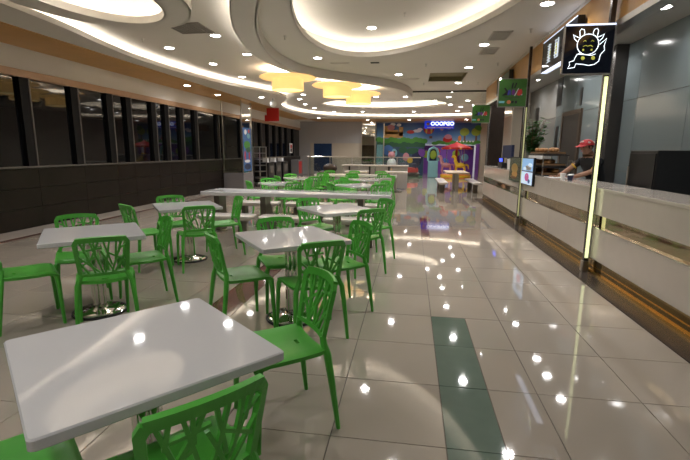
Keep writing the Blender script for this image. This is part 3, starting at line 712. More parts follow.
# green square signs
def green_sign(y, label, x=1.92):
    t = thing('green_sign', label, 'sign', (x, y-.10, 2.63), 0, 'green square stall signs')
    part('panel', MB().box(-.26, .26, 0, .05, -.26, .26), SGREEN, t)
    fr = MB().box(-.268, -.258, -.004, .054, -.268, .268).box(.258, .268, -.004, .054, -.268, .268).box(-.268, .268, -.004, .054, .258, .27).box(-.268, .268, -.004, .054, -.27, -.258)
    part('frame', fr, FRAMEG, t)
    BLKP = flat('sign_black_print', (.008, .006, .01)); PUR = flat('sign_purple_print', (.12, .02, .16)); RDP = flat('sign_red_print', (.45, .03, .02)); BLP = flat('sign_blue_print', (.04, .04, .30)); PALE = flat('sign_pale_print', (.55, .50, .50)); CY = flat('sign_cyan_print', (.15, .42, .48)); ORP = flat('sign_orange_print', (.5, .16, .06))
    def poly(pts, m_, nme='print', d=.0): part(nme, MB().add([(p[0], -.003-d, p[1]) for p in pts] + [(p[0], .001, p[1]) for p in pts], [tuple(range(len(pts))), tuple(range(2*len(pts)-1, len(pts)-1, -1))] + [(i, len(pts)+i, len(pts)+(i+1)%len(pts), (i+1)%len(pts)) for i in range(len(pts))]), m_, t)
    poly([(-.03,.08),(-.012,.19),(.012,.19),(-.005,.08)], BLKP, 'leaf_print'); poly([(.02,.09),(.05,.19),(.075,.185),(.045,.085)], BLKP, 'leaf_print')
    poly([(-.20,-.05),(-.12,.02),(-.17,.09),(-.14,.10),(-.08,.02),(-.075,-.04),(-.13,-.045)], BLKP, 'letter_print')
    poly([(-.095,-.045),(-.085,.05),(-.04,.055),(-.03,-.045),(-.05,-.045),(-.055,.02),(-.07,-.045)], BLP, 'letter_print', .001)
    poly([(-.012,-.04),(-.02,.02),(.0,.065),(.035,.06),(.05,.01),(.03,-.04)], PUR, 'letter_print')
    poly([(.03,-.06),(.10,.085),(.115,.085),(.05,-.06)], PALE, 'slash_print', .002)
    poly([(.08,-.04),(.10,.05),(.16,.075),(.185,.02),(.17,-.04),(.12,-.055)], RDP, 'letter_print'); poly([(.15,-.045),(.185,-.02),(.18,-.05)], PALE, 'letter_highlight', .002)
    poly([(-.14,-.085),(.14,-.085),(.14,-.10),(-.14,-.10)], flat('sign_small_print', (.05, .06, .03)), 'small_print')
    poly([(-.25,-.155),(-.14,-.155),(-.145,-.195),(-.25,-.195)], CY, 'cyan_tag')
    part('dot_print', MB().lathe([(.038, -.002), (.038, .002)], n=16).mesh('dot'), ORP, t, rot=(PI/2, 0, 0), loc=(-.06, -.001, -.175))
    for x_ in (.01, .075): poly([(x_-.02,-.15),(x_+.025,-.15),(x_+.02,-.20),(x_-.025,-.20)], BLKP, 'letter_print')
    part('bracket', MB().box(.20, .25, .05, .064, -.2, .2), PILLARB, t); part('corner_lamp', MB().ball((-.25, -.01, .262), .018, 8), LENS, t)
green_sign(PY[1], 'larger green square sign with dark, blue and red lettering on the olive post')
green_sign(PY[2], 'small distant green square sign with dark and red lettering', 2.06)
fb = thing('lightbox_sign', 'dark green light box on the fascia behind the larger green sign', 'sign', (XR-.10, 11.6, 3.15))
part('panel', MB().box(-.03, .065, -.7, .7, -.20, .20), mat('dark_green_box', (.05, .075, .02), .4, var=.1, noise=9), fb)
part('end_cap', MB().box(-.035, .06, -.72, -.70, -.21, .21), BLACK, fb); part('end_cap', MB().box(-.035, .06, .70, .72, -.21, .21), BLACK, fb)

# stall interior
dr = struct('door_1', MB().box(XK-.045, XK-.014, 10.25, 11.25, 0, 2.33), DOORM)
part('door_frame', MB().box(XK-.06, XK-.014, 10.15, 10.25, 0, 2.42), DOORF, dr); part('door_frame', MB().box(XK-.06, XK-.014, 11.25, 11.35, 0, 2.42), DOORF, dr); part('door_frame', MB().box(XK-.06, XK-.014, 10.25, 11.25, 2.33, 2.42), DOORF, dr)
part('door_handle', MB().tube([(XK-.05, 10.36, 1.0), (XK-.10, 10.36, 1.0), (XK-.10, 10.36, 1.3), (XK-.05, 10.36, 1.3)], .012, 6), STEEL, dr)
for y0, y1, z0, z1, mt_ in ((11.62, 11.98, 2.62, 3.28, SLOT), (11.66, 11.86, 1.50, 2.12, SLOT), (10.27, 10.40, 2.50, 2.86, SLOT), (13.5, 13.85, 2.05, 2.75, SLOT)):
    part('dark_slot', MB().box(XK-.022, XK-.010, y0, y1, z0, z1), mt_, wall_r)
pil = struct('trim_2', MB().bbox(3.38, XK-.014, 8.35, 8.75, 0, 3.3, .01), mat('dark_grey_pilaster', (.06, .055, .052), .25, var=.1, noise=4))
struct('trim_3', MB().bbox(XR+.08, XR+.50, 14.30, 14.55, 0, ZC, .01), PILLARB)
pp = thing('steel_partition', 'narrow bright steel partition between the two stalls behind the plant', 'partition', (3.1, 13.0, 0))
part('panel', MB().bbox(-.06, .06, -.05, .05, 0, 3.3, .01), STEEL, pp); part('panel_edge', MB().box(-.07, -.058, -.05, .05, 0, 3.3), MIRROR, pp)
fg = thing('tall_fridge', 'black tall appliance at the right picture edge inside the stall', 'appliance', (3.30, 6.35, 0))
part('body', MB().bbox(-.25, .27, -.35, .35, 0, 1.52, .015), BLACK, fg); part('door_panel', MB().bbox(-.265, -.25, -.33, .33, .08, 1.48, .005), BLACK, fg); part('handle', MB().tube([(-.29, .27, .8), (-.29, .27, 1.3)], .012, 6), STEEL, fg)

# menu light boxes hung on the counter front
def menu_box(y0, y1, label, halves):
    t = thing('menu_lightbox', label, 'display', (XR-.04, (y0+y1)/2, 1.12)); h = (y1-y0)/2
    part('box', MB().box(-.04, -.0, -h, h, -.26, .26), BLACK, t)
    for z0, z1, mt_, blobs in halves:
        sp = part('print', MB().box(-.045, -.04, -h+.02, h-.02, z0, z1), mt_, t)
        for cy, cz, ry, rz_, bm_ in blobs: part('picture', MB().ball((-.045, cy*h, cz), 1, 12, sx=.004, sy=ry*h, sz=rz_), bm_, sp)
menu_box(8.42, 9.24, 'blue-lit menu box with two bright pictures right of the olive post', ((.01, .245, SCREENB, ((-.2, .07, .55, .05, GREYP), (.35, .05, .35, .035, SCREENW), (-.5, .12, .4, .04, SCREENW))), (-.245, -.01, SCREENW, ((-.05, -.11, .38, .08, SCREENM), (-.45, -.18, .2, .04, BLUE), (-.05, -.08, .22, .03, PINK)))))
menu_box(9.36, 10.35, 'unlit menu box with a brown food picture left of the olive post', ((-.245, .245, OLIVEP, ((0, .02, .6, .11, FOODP), (-.05, -.1, .5, .08, SAND), (.1, -.17, .6, .04, BROWN))),))

# bread racks on the counter
def basket(y, x, z, L, label):
    t = thing('bread_basket', label, 'basket', (x, y, z), 0, 'bread baskets on the counter')
    part('tray', MB().bbox(-.20, .20, -L, L, 0, .02, .005), BLACK, t)
    b = MB(); b.wall([Vector((-.18,-L+.02,0)), Vector((.18,-L+.02,0)), Vector((.18,L-.02,0)), Vector((-.18,L-.02,0))], .02, .05, .015, True)
    part('rim', b, WICKER, t)
    rd = random.Random(int(z*100)); 
    for i in range(10): part('bread_roll', MB().ball((rd.uniform(-.1, .1), -L+.10+(2*L-.2)*i/9, .085), .062, 10, sy=1.15, sz=.75), BREAD, t, True)
def shelf(label):
    t = thing('glass_food_shelf', label, 'shelf', (2.55, 8.76, 1.0655))
    for s in (-1, 1):
        for q in (-1, 1): part('upright', MB().box(s*.21-.008, s*.21+.008, q*.49-.008, q*.49+.008, 0, .37), STEEL, t)
    part('shelf_board', MB().box(-.22, .22, -.50, .50, .145, .165), BLACK, t); part('shelf_board', MB().box(-.22, .22, -.50, .50, .36, .375), BLACK, t)
    part('price_strip', MB().box(-.228, -.22, -.48, .45, .30, .36), WHITE, t)
shelf('small two-tier counter shelf holding bread beside the blue-lit menu box')
basket(8.76, 2.55, 1.067, .46, 'bread basket on the counter, bottom one of the rack'); basket(8.76, 2.55, 1.232, .46, 'bread basket on the middle tier of the rack'); basket(8.80, 2.55, 1.442, .46, 'bread basket on top of the rack, before the green plant')
# plant
pl = thing('potted_plant', 'leafy green potted plant standing on the counter behind the bread', 'plant', (2.62, 10.1, 1.066))
part('pot', MB().lathe([(.09, 0), (.13, .22), (.14, .23), (.12, .235)], n=20), BROWN, pl, True)
lf = MB(); rd = random.Random(3)
stems = MB()
for i in range(40):
    a = rd.uniform(0, 2*PI); le = rd.uniform(.05, .24); top = Vector((math.cos(a)*le, math.sin(a)*le*1.1, rd.uniform(.6, 1.12)))
    stems.tube([(0, 0, .2), (top.x*.35, top.y*.35, top.z*.6), tuple(top)], [.008, .006, .003], 5)
    for k in range(16):
        t_ = .35+.65*k/15; b0 = Vector((top.x*t_**1.3, top.y*t_**1.3, .2+(top.z-.2)*t_)); an = rd.uniform(0, 2*PI)
        d = Vector((math.cos(an), math.sin(an), rd.uniform(-.2, .6))).normalized(); L = rd.uniform(.10, .17); sdv = d.cross(Vector((0,0,1))).normalized()*L*.26
        lf.add([b0, b0+d*L*.5+sdv, b0+d*L, b0+d*L*.5-sdv, b0+d*L*.5+Vector((0,0,.008))], [(0,1,4),(1,2,4),(2,3,4),(3,0,4)])
part('stem', stems, BROWN, pl); o = part('foliage', lf, LEAF, pl); o['kind'] = 'stuff'
# till
tl = thing('cash_register', 'dark cash register with a glowing blue display on the far counter', 'cash register', (2.55, 12.2, 1.066))
part('base', MB().bbox(-.2, .2, -.25, .25, 0, .14, .01), BLACK, tl); part('monitor', MB().bbox(-.05, .02, -.6, .5, .26, .60, .01), NAVY, tl); part('stand', MB().tube([(.0, 0, .12), (0, 0, .3)], .03, 8), BLACK, tl)
part('display', MB().box(-.21, -.19, -.28, .02, .17, .25), BLUELED, tl); part('display_back', MB().box(-.19, -.15, -.3, .04, .14, .27), BLACK, tl)
cb = thing('cup_stack', 'pale cups and boxes beside the blue display', 'cups', (2.45, 11.3, 1.066))
for i in range(4): part('cup', MB().lathe([(.04, 0), (.055, .22+.03*(i % 2)), (.05, .22+.03*(i % 2))], (0, -.3+i*.17, 0), 14), WHITE, cb)
# clutter by the cashier
for i, (dx, dy, m_, nm) in enumerate(((.0, .0, WHITE, 'white paper cup near the cashier'), (.05, -.22, PINK, 'pink paper cup beside the cashier'), (-.03, -.42, NAVY, 'dark paper cup between cashier and glowing post'))):
    t = thing('paper_cup', nm, 'cup', (2.42+dx, 7.42+dy, 1.066)); part('cup', MB().lathe([(.03, 0), (.042, .075), (.038, .075)], n=14), m_, t, True); part('lid', MB().lathe([(.044, .075), (.044, .083), (.036, .09)], n=14), WHITE, t, True)
ps = tag(part('paper_sheet', MB().box(-.14, .14, -.2, .2, 0, .003), WHITE, None, loc=(2.45, 7.82, 1.066)), 'white paper sheet on the counter under the cashier hand', 'paper')

# ================================================================== PERSON behind the counter
def skin_body(name, nodes, edges, material, parent, sub=2):
    me = bpy.data.meshes.new(name); me.from_pydata([n_[0] for n_ in nodes], edges, [])
    o = bpy.data.objects.new(name, me); COL.objects.link(o); o.modifiers.new('skin', 'SKIN'); 
    for i, n_ in enumerate(nodes):
        r_ = n_[1]; me.skin_vertices[0].data[i].radius = r_ if isinstance(r_, tuple) else (r_, r_)
    me.skin_vertices[0].data[0].use_root = True
    s_ = o.modifiers.new('sub', 'SUBSURF'); s_.levels = sub; s_.render_levels = sub
    bpy.context.view_layer.update(); m2 = bpy.data.meshes.new_from_object(o.evaluated_get(bpy.context.evaluated_depsgraph_get()))
    bpy.data.objects.remove(o)
    for p in m2.polygons: p.use_smooth = True
    m2.materials.clear(); m2.materials.append(material); m2.name = name
    return m2
# local frame: +y is the way the person faces, feet on the floor
pe = thing('person', 'person in red cap and black shirt leaning over the counter', 'person', (3.08, 7.76, 0), math.radians(115.6))
body = [((0,-.02,.92),(.165,.12)), ((0,.04,1.08),(.165,.12)), ((0,.13,1.24),(.18,.125)), ((0,.19,1.36),(.14,.10)), ((0,.235,1.43),(.052,.055)), ((0,.28,1.50),(.06,.07)), ((0,.31,1.575),(.075,.095)), ((0,.30,1.64),(.055,.07)),
        ((.17,.20,1.36),.062), ((.275,.31,1.225),.047), ((.295,.49,1.115),.036), ((.30,.55,1.094),.028),
        ((-.17,.20,1.36),.062), ((-.23,.34,1.20),.047), ((-.10,.53,1.115),.037), ((-.03,.58,1.095),.029),
        ((.09,-.03,.82),.088), ((.10,.02,.48),.062), ((.10,-.03,.09),.042), ((.11,.09,.045),.038),
        ((-.09,-.03,.82),.088), ((-.10,.02,.48),.062), ((-.10,-.03,.09),.042), ((-.11,.09,.045),.038)]
ed = [(0,1),(1,2),(2,3),(3,4),(4,5),(5,6),(6,7),(3,8),(8,9),(9,10),(10,11),(3,12),(12,13),(13,14),(14,15),(0,16),(16,17),(17,18),(18,19),(0,20),(20,21),(21,22),(22,23)]
def hand(base, d, up, sgn):                                   # palm plus five bent fingers
    nodes = []; edges = []; base = Vector(base); d = Vector(d).normalized(); sd = d.cross(Vector(up)).normalized()*sgn; up = Vector(up)
    return base, d, sd, up
bmesh_body = skin_body('body', body, ed, SKIN, pe)
# clothing colours by region of the one body mesh
for mm in (SHIRT, TROUS): bmesh_body.materials.append(mm)
for p in bmesh_body.polygons:
    c = p.center; ax = abs(c.x)
    if c.z < .93: p.material_index = 2
    elif c.z < 1.405 and (ax < .155 and c.y < .42 or (ax < .32 and c.y < .30 and c.z > 1.165)): p.material_index = 1
    elif c.z < .12: p.material_index = 2
bo = part('body', bmesh_body, SKIN, pe)
def fingers(palm, d, sd, side):
    palm = Vector(palm); d = Vector(d).normalized(); sd = Vector(sd).normalized()
    hm = MB(); hm.ball(palm+d*.035, 1, 10, sx=.045, sy=.05, sz=.014)
    for k, (off, L) in enumerate(((-.030,.062), (-.010,.075), (.010,.078), (.029,.068))):
        a = palm+d*.07+sd*off; hm.tube([a-d*.02, a+d*L*.45+Vector((0,0,.010)), a+d*L*.8+Vector((0,0,.002)), a+d*L+Vector((0,0,-.008))], [.0095,.0088,.008,.0065], 7)
    a = palm+sd*(-.038)*side+d*.015; hm.tube([a, a-sd*side*.022+d*.03, a-sd*side*.028+d*.058], [.011,.010,.0075], 7)
    return hm
part('hand', fingers((.30,.55,1.088), (.2,1,0), (1,-.2,0), 1), SKIN, pe, True); part('hand', fingers((-.03,.58,1.09), (.9,.5,0), (.5,-.9,0), -1), SKIN, pe, True)
hd = Vector((0, .305, 1.575))
part('nose', MB().ball((0, .405, 1.545), .018, 8, sz=1.3), SKIN, pe, True)
for s in (-1, 1):
    part('ear', MB().ball((s*.078, .295, 1.565), .026, 8, sx=.4), SKIN, pe, True); part('eye', MB().ball((s*.03, .392, 1.575), .010, 8), BLACK, pe)
part('mouth', MB().ball((0, .392, 1.508), .022, 8, sy=.35, sz=.25), RED, pe)
cap = MB(); nrg = []
for i in range(6):
    ph = PI/2*i/5.5; nrg.append((.108*math.cos(ph), .095*math.sin(ph)))
cap.lathe(nrg, (0, .30, 1.605), 20, sx=.95, sy=1.1)
cp = part('cap', cap, REDCAP, pe, True)
br = MB().add([(x, y, z) for x, y, z in [(-.085,.365,1.61),(-.045,.39,1.617),(.045,.39,1.617),(.085,.365,1.61),(.07,.475,1.575),(.03,.505,1.575),(-.03,.505,1.575),(-.07,.475,1.575)]] + [(x, y, z-.008) for x, y, z in [(-.085,.365,1.61),(-.045,.39,1.617),(.045,.39,1.617),(.085,.365,1.61),(.07,.475,1.575),(.03,.505,1.575),(-.03,.505,1.575),(-.07,.475,1.575)]],
     [(0,1,2,3,4,5,6,7), (15,14,13,12,11,10,9,8)] + [(i, i+8, (i+1)%8+8, (i+1)%8) for i in range(8)])
part('brim', br, REDCAP, cp)
for a, b_ in ((.5, .6), (1.6, .75), (2.7, .55), (4.0, .6), (5.2, .7)): part('cap_print', MB().ball((.088*math.cos(a)*.95, .30+.088*math.sin(a)*1.1, 1.605+.07*b_), .024, 8, sz=.7), PINKW, cp)
part('hair', MB().ball((0, .27, 1.585), .088, 12, sz=.75), BLACK, pe, True)
for s, c_ in ((1, (.245,.277,1.264)), (-1, (-.222,.322,1.22))):
    d_ = Vector((.105, .11, -.135) if s > 0 else (-.06, .14, -.16)).normalized(); part('sleeve_cuff', MB().tube([Vector(c_)-d_*.012, Vector(c_)+d_*.014], .055, 14), YELLOW, pe)
part('shirt_print', MB().box(-.06, .06, .052, .060, 1.26, 1.34), SAND, pe, rot=None)

# ================================================================== LEFT SIDE FURNISHINGS
mp = thing('mirrored_pillar', 'mirrored pillar with a colourful cartoon poster beside the left windows', 'pillar', (-6.7, 16.22, 0))
part('plinth', MB().bbox(-.38, .42, -.53, .53, 0, .62, .01), GREYD, mp)
for z0, z1 in ((.62, 1.62), (1.62, 2.74), (2.74, ZS-.016)): part('mirror_panel', MB().box(-.38, .39, -.50, .50, z0+.004, z1-.004), MIRROR, mp)
for a, c in ((.395, -.505), (.395, .505), (-.375, -.505)): part('corner_strip', MB().box(a-.02, a+.02, c-.02, c+.02, .62, ZS-.016), STEEL, mp)
part('rail', MB().box(-.36, .38, -.515, -.50, .62, .66), STEEL, mp)
po2 = part('poster', MB().box(.391, .402, -.40, .42, .68, 2.32), BLUE, mp, label='blue and green cartoon poster on the aisle face')
for cy, cz, ry, rz_, mm in ((-.15, 2.16, .13, .10, WHITE), (.15, 2.02, .16, .10, TEAL), (.2, 2.2, .1, .07, RED), (-.02, 1.68, .34, .15, GRN), (.1, 1.5, .25, .12, DKGRN), (-.25, 1.28, .07, .18, RED), (.18, 1.28, .07, .18, RED), (-.02, 1.06, .30, .06, WHITE), (.0, .85, .34, .12, NAVY)):
    part('poster_print', MB().ball((.402, cy, cz), 1, 12, sx=.004, sy=ry, sz=rz_), mm, po2)
rk = thing('metal_rack', 'open metal shelving rack right of the mirrored pillar', 'rack', (-6.35, 17.35, 0))
for x in (-.28, .28):
    for y in (-.4, .4): part('upright', MB().box(x-.018, x+.018, y-.018, y+.018, 0, 1.62), STEEL, rk)
for i in range(7): part('shelf', MB().box(-.29, .29, -.41, .41, .10+i*.25, .125+i*.25), STEEL, rk)
for i, y in enumerate((18.7, 19.75, 20.9)):
    t = thing('tray_return_bin', 'black tray return bin with white cup on top, %s from the rack' % ords[i], 'bin', (-6.45, y, 0), 0, 'black bins under the windows')
    part('cabinet', MB().bbox(-.3, .3, -.42, .42, 0, .92, .02), BLACK, t); part('flap', MB().bbox(.3, .315, -.28, .28, .5, .8, .004), EDGEM, t); part('worktop', MB().bbox(-.32, .32, -.44, .44, .92, .95, .006), BLACK, t)
    t2 = thing('white_box', 'white box standing on the %s black return bin' % ords[i], 'box', (-6.4, y-.05, .9505), 0, 'white boxes on the bins'); part('box', MB().bbox(-.11, .11, -.12, .12, 0, .18, .008), WHITE, t2); part('lid', MB().bbox(-.12, .12, -.13, .13, .18, .20, .005), CREAMP, t2)
hs_ = thing('hanging_sign', 'red square sign hanging below the window-side soffit', 'sign', (-5.95, 18.4, 2.99))
part('panel', MB().box(-.27, .27, -.02, .02, -.27, .27), RED, hs_); part('panel_lower', MB().box(-.36, .2, -.026, -.02, -.28, -.02), RED, hs_)
for s in (-1, 1): part('hanger', MB().tube([(s*.2, 0, .27), (s*.2, 0, ZS-2.99)], .008, 6), STEEL, hs_)
ex = thing('notice_sign', 'small white and red notice on the far window wall', 'notice', (XL+.03, 25.2, 1.62)); part('board', MB().box(-.02, 0, -.28, .28, -.28, .28), WHITE, ex); part('red_print', MB().box(0, .004, -.18, .18, .0, .2), RED, ex); part('black_print', MB().box(0, .004, -.16, .16, -.22, -.03), BLACK, ex)
eq = thing('fire_cabinet', 'grey fire hose cabinet with a red front in the far left corner', 'fire cabinet', (-6.75, 25.2, 0)); part('body', MB().bbox(-.2, .25, -.5, .5, 0, .95, .01), GREYD, eq); part('red_door', MB().bbox(.25, .262, -.40, .2, .15, .85, .004), RED, eq)
# far left wall panels
pw = [aty(311, 124, YF), aty(361, 143, YF)]
part('wall_panel', MB().box(-6.35, -4.75, YF-.03, YF, 1.98, ZS), GREYP, wall_f); part('wall_panel', MB().box(-4.74, -3.12, YF-.03, YF, 1.98, ZS), GREYP, wall_f)
part('wall_panel', MB().box(-5.0, -3.12, YF-.03, YF, 0, 1.96), CREAMP, wall_f); part('wall_panel', MB().box(-6.42, -6.22, YF-.05, YF, 0, 1.98), CREAMP, wall_f)
struct('window_40', MB().box(-6.2, -5.05, YF-.02, YF-.005, .2, 1.93), mat('blue_dark_glass', (.02, .035, .07), .05, emit=(.05, .12, .32), es=.03, var=.6, noise=1.2))
mf = thing('mirrored_column', 'mirrored column between the grey wall and the mural', 'pillar', (-2.68, YF-.2, 0)); part('mirror_panel', MB().box(-.40, .40, -.12, .19, 1.85, ZS), MIRROR, mf); part('lower_panel', MB().box(-.40, .40, -.12, .19, 0, 1.84), mat('dark_mirror', (.2, .18, .14), .08, metal=1, var=.4, noise=3), mf)
for s in (-1, 1): part('edge_strip', MB().box(s*.41-.02, s*.41+.02, -.13, .19, 0, ZS), STEEL, mf)

# ================================================================== FAR COUNTERS, GLASS RAIL
fc = thing('far_counter', 'distant long white counter with grey panels behind the green chairs', 'counter', (-1.35, 17.2, 0))
part('worktop', MB().bbox(-1.35, 1.25, -.3, .3, .90, .95, .008), BENCHM, fc)
for i in range(4): part('front_panel', MB().bbox(-1.3+i*.64, -.70+i*.64, -.2, -.17, .05, .90, .004), GREYP, fc)
for x in (-1.05, -.25, .5): part('post', MB().box(x-.03, x+.03, -.26, -.2, 0, .90), BLACK, fc)
for i, (x, l) in enumerate(((-2.0, 'left'), (-.55, 'right'))):
    t = thing('side_table', 'low pale table in front of the distant counter, %s one' % l, 'table', (x, 16.1, 0)); part('table_top', slab(lambda e: rsq(.42+e), .70, .75), BENCHM, t); part('leg', MB().tube([(0, 0, .02), (0, 0, .70)], .04, 10), STEEL, t); part('base', MB().lathe([(.24, 0), (.24, .015), (.05, .04)], n=20), BLACK, t)
gr = thing('glass_railing', 'glass railing running behind the distant counter', 'railing', (-2.0, 19.3, 0))
for i in range(5): part('glass_pane', MB().box(-2.6+i*1.0, -1.64+i*1.0, -.006, .006, .12, 1.18), CLEAR, gr); part('post', MB().box(-2.64+i*1.0, -2.6+i*1.0, -.03, .03, 0, 1.22), STEEL, gr)
part('hand_rail', MB().tube([(-2.64, 0, 1.22), (2.4, 0, 1.22)], .022, 8), STEEL, gr)
st = thing('baby_stroller', 'dark brown stroller-like cart beside the distant counter', 'cart', (-3.0, 15.6, 0))
part('hood', MB().ball((.08, 0, .86), .27, 14, sz=.62, sy=.8), flat('dark_brown_cloth', (.035, .02, .015)), st, True); part('seat', MB().bbox(-.3, .28, -.2, .2, .5, .75, .05), flat('dark_brown_cloth', (.035, .02, .015)), st, True)
part('handle', MB().tube([(-.28, -.2, .7), (-.45, -.2, 1.0), (-.45, .2, 1.0), (-.28, .2, .7)], .015, 6), BLACK, st)
for x in (-.25, .25):
    for y in (-.2, .2): part('wheel', MB().tube([(x, y-.02, .1), (x, y+.02, .1)], .1, 14), RUBBER, st); part('strut', MB().tube([(x, y, .1), (x*.6, y, .55)], .014, 6), STEEL, st)
# tan benches and table at the play area
for i, x in enumerate((1.15, 2.32)):
    t = bench(x, 16.9, 1.3, 'cream bench by the play area, %s of two' % ('left', 'right')[i], .42, PI/2); t['group'] = 'benches by the play area'
pt = thing('play_table', 'low tan table between the two cream benches before the play area', 'table', (1.75, 17.6, 0)); part('table_top', slab(lambda e: rrect(-.42-e, .42+e, -1.0-e, 1.0+e, .08), .66, .72), TANW, pt)
for y in (-.6, .6): part('leg', MB().bbox(-.06, .06, y-.06, y+.06, 0, .66, .01), STEEL, pt)

# ================================================================== PLAY AREA AND MURAL
SKYM = bpy.data.materials.new('mural_sky_print'); SKYM.use_nodes = True; nt = SKYM.node_tree; b = nt.nodes['Principled BSDF']; tc = nt.nodes.new('ShaderNodeTexCoord'); sx = nt.nodes.new('ShaderNodeSeparateXYZ'); mr = nt.nodes.new('ShaderNodeMapRange'); cr = nt.nodes.new('ShaderNodeValToRGB')
mr.inputs[1].default_value = 1.9; mr.inputs[2].default_value = 3.2; nt.links.new(tc.outputs['Object'], sx.inputs[0]); nt.links.new(sx.outputs['Z'], mr.inputs[0]); nt.links.new(mr.outputs[0], cr.inputs[0]); nt.links.new(cr.outputs[0], b.inputs['Base Color'])
cr.color_ramp.elements[0].color = (.30, .40, .50, 1); cr.color_ramp.elements[1].color = (.02, .06, .20, 1); e = cr.color_ramp.elements.new(.45); e.color = (.07, .22, .42, 1); b.inputs['Roughness'].default_value = .4
mu = thing('cartoon_mural', 'blue sky mural with balloon, castle and trees across the far wall', 'mural', (0, YF-.02, 0))
part('sky_print', MB().box(-2.2, 4.05, -.02, .015, 1.90, 3.20), SKYM, mu)
def mpx(px, py): p = aty(px, py, YF); return p.x, p.z
def blob(px, py, rx, ry, mm, nme, d=.0):
    x, z = mpx(px, py); k = YF/F*1.03; part(nme, MB().ball((x, -.022-d, z), 1, 14, sx=rx*k, sy=.006, sz=ry*k), mm, mu)
def rect(px0, py0, px1, py1, mm, nme, d=.0):
    a = mpx(px0, py0); c = mpx(px1, py1); part(nme, MB().box(min(a[0], c[0]), max(a[0], c[0]), -.026-d, -.020, min(a[1], c[1]), max(a[1], c[1])), mm, mu)
rect(377, 140, 425, 147, DKGRN, 'bush_print')
for i in range(12): blob(379+i*4.1, 139.5+((i*7) % 3)*.8, 3.2, 2.3, GRN, 'bush_print', .004)
for i in range(11): blob(435+i*4.2, 143.3-((i*5) % 3)*.6, 3.2, 1.6, GRN, 'bush_print', .002)
rect(384, 132, 403, 138, SAND, 'castle_print'); rect(384, 126, 389, 134, SAND, 'castle_print'); rect(399, 127, 403, 136, SAND, 'castle_print'); blob(391, 127.5, 3.6, 2.6, PINK, 'castle_roof_print', .003); rect(389, 130, 398, 134, SAND, 'castle_print')
for x, y, rx in ((417, 131, 4), (420, 129.5, 2.5), (449, 127.5, 3), (393, 124.5, 2.5), (399, 125, 2.2)): blob(x, y, rx, 1.4, WHITE, 'cloud_print')
blob(410.5, 132, 3.6, 1.6, RED, 'airship_print', .003)
blob(429, 128.5, 5, 5.2, RED, 'balloon_print', .003); blob(426.5, 128.5, 1.1, 4.8, YEL, 'balloon_stripe', .005); blob(431.5, 128.5, 1.1, 4.8, YEL, 'balloon_stripe', .005); rect(429.3, 136, 432.2, 138.5, BROWN, 'balloon_basket')
blob(442, 128.5, 1.7, 1.9, SAND, 'balloon_print', .002)
blob(447.5, 139.5, 4.2, 3.6, RED, 'windmill_print', .003); blob(448, 137, 3.4, 2.4, PINK, 'windmill_print', .005)
for x in (464.5, 476): rect(x-.7, 134, x+.7, 142, BROWN, 'tree_trunk_print', .002); blob(x, 132, 4.2, 3.6, LIME, 'tree_crown_print', .004)
blob(478, 128.5, 3.2, 3, GRN, 'tree_crown_print', .004); blob(459.5, 138.5, 1.5, 2.6, ORANGE, 'fox_tail_print', .003)
for i in range(6): blob(457+i*3.2, 141.5, .8, .7, WHITE, 'flower_print', .005)
# lower mural / glass front left of the entrance
part('lower_print', MB().box(-2.2, .74, -.02, .015, .0, 1.89), mat('mural_lower_print', (.035, .075, .13), .3, var=.6, noise=1.6), mu)
for x, y, rx, ry, mm in ((388, 150, 5, 5, BLUE), (394, 153, 3, 4, TEAL), (406, 157, 3, 4, PINK), (410, 160, 3, 3, YEL), (391, 163, 2.5, 2, RED), (417, 158, 5, 8, NAVY), (403, 150, 4, 3, DKGRN), (413, 151, 6, 3, DKGRN), (421, 153, 4, 4, PURPLE)): blob(x, y, rx, ry, mm, 'picture_print', .002)
gl = thing('glass_partition', 'pale glass shopfront column left of the mural pictures', 'partition', (-1.95, YF-.35, 0)); part('glass_pane', MB().box(-.22, .2, -.01, .01, 0, 1.9), CLEAR, gl); part('post', MB().box(.2, .26, -.03, .03, 0, 3.15), STEEL, gl); part('teal_panel', MB().box(-.2, .18, .03, .06, 0, 1.88), TEAL, gl)
# shop entrance
en = struct('door_2', MB().box(.76, 3.80, YF-.04, YF+.14, 1.86, 1.95), mat('white_entrance_frame', (.7, .7, .72), .4, emit=(.8, .85, 1), es=.18))
part('entrance_jamb', MB().box(3.76, 3.84, YF-.04, YF+.14, 0, 1.86), mat('entrance_jamb_white', (.7, .7, .72), .4, emit=(.8, .85, 1), es=.18), en)
part('entrance_jamb', MB().box(3.84, 4.05, YF-.12, YF+.14, 0, 1.95), PURPLE, en)
rm = struct('wall_shop', MB().box(.3, 4.4, YF+3.2, YF+3.3, -.1, 2.6), PURPLE)
part('side_wall', MB().box(.3, .4, YF+.15, YF+3.2, -.1, 2.6), NAVY, rm); part('side_wall', MB().box(4.3, 4.4, YF+.15, YF+3.2, -.1, 2.6), PURPLE, rm); part('shop_ceiling', MB().box(.3, 4.4, YF+.15, YF+3.3, 2.5, 2.6), NAVY, rm)
for x, z, mm in ((1.0, 1.3, LIME), (3.0, 1.35, LIME), (1.7, 1.5, RED), (3.6, 1.1, TEAL), (2.3, .8, BLUE)): part('wall_dot', MB().ball((x, YF+3.19, z), 1, 14, sx=.25, sy=.01, sz=.25), mm, rm)
lamp('shop_lamp', rm, (2.2, YF+1.6, 2.48), 40, .8, (1, .9, .95))
cr_ = thing('carousel_ride', 'small carousel with a yellow horse and red canopy at the shop entrance', 'carousel', (2.55, 25.8, 0))
part('platform', MB().lathe([(.85, 0), (.85, .18), (.80, .22), (.1, .24)], n=28), ORANGE, cr_); part('platform_band', MB().lathe([(.86, .05), (.87, .12), (.86, .16)], n=28), YEL, cr_)
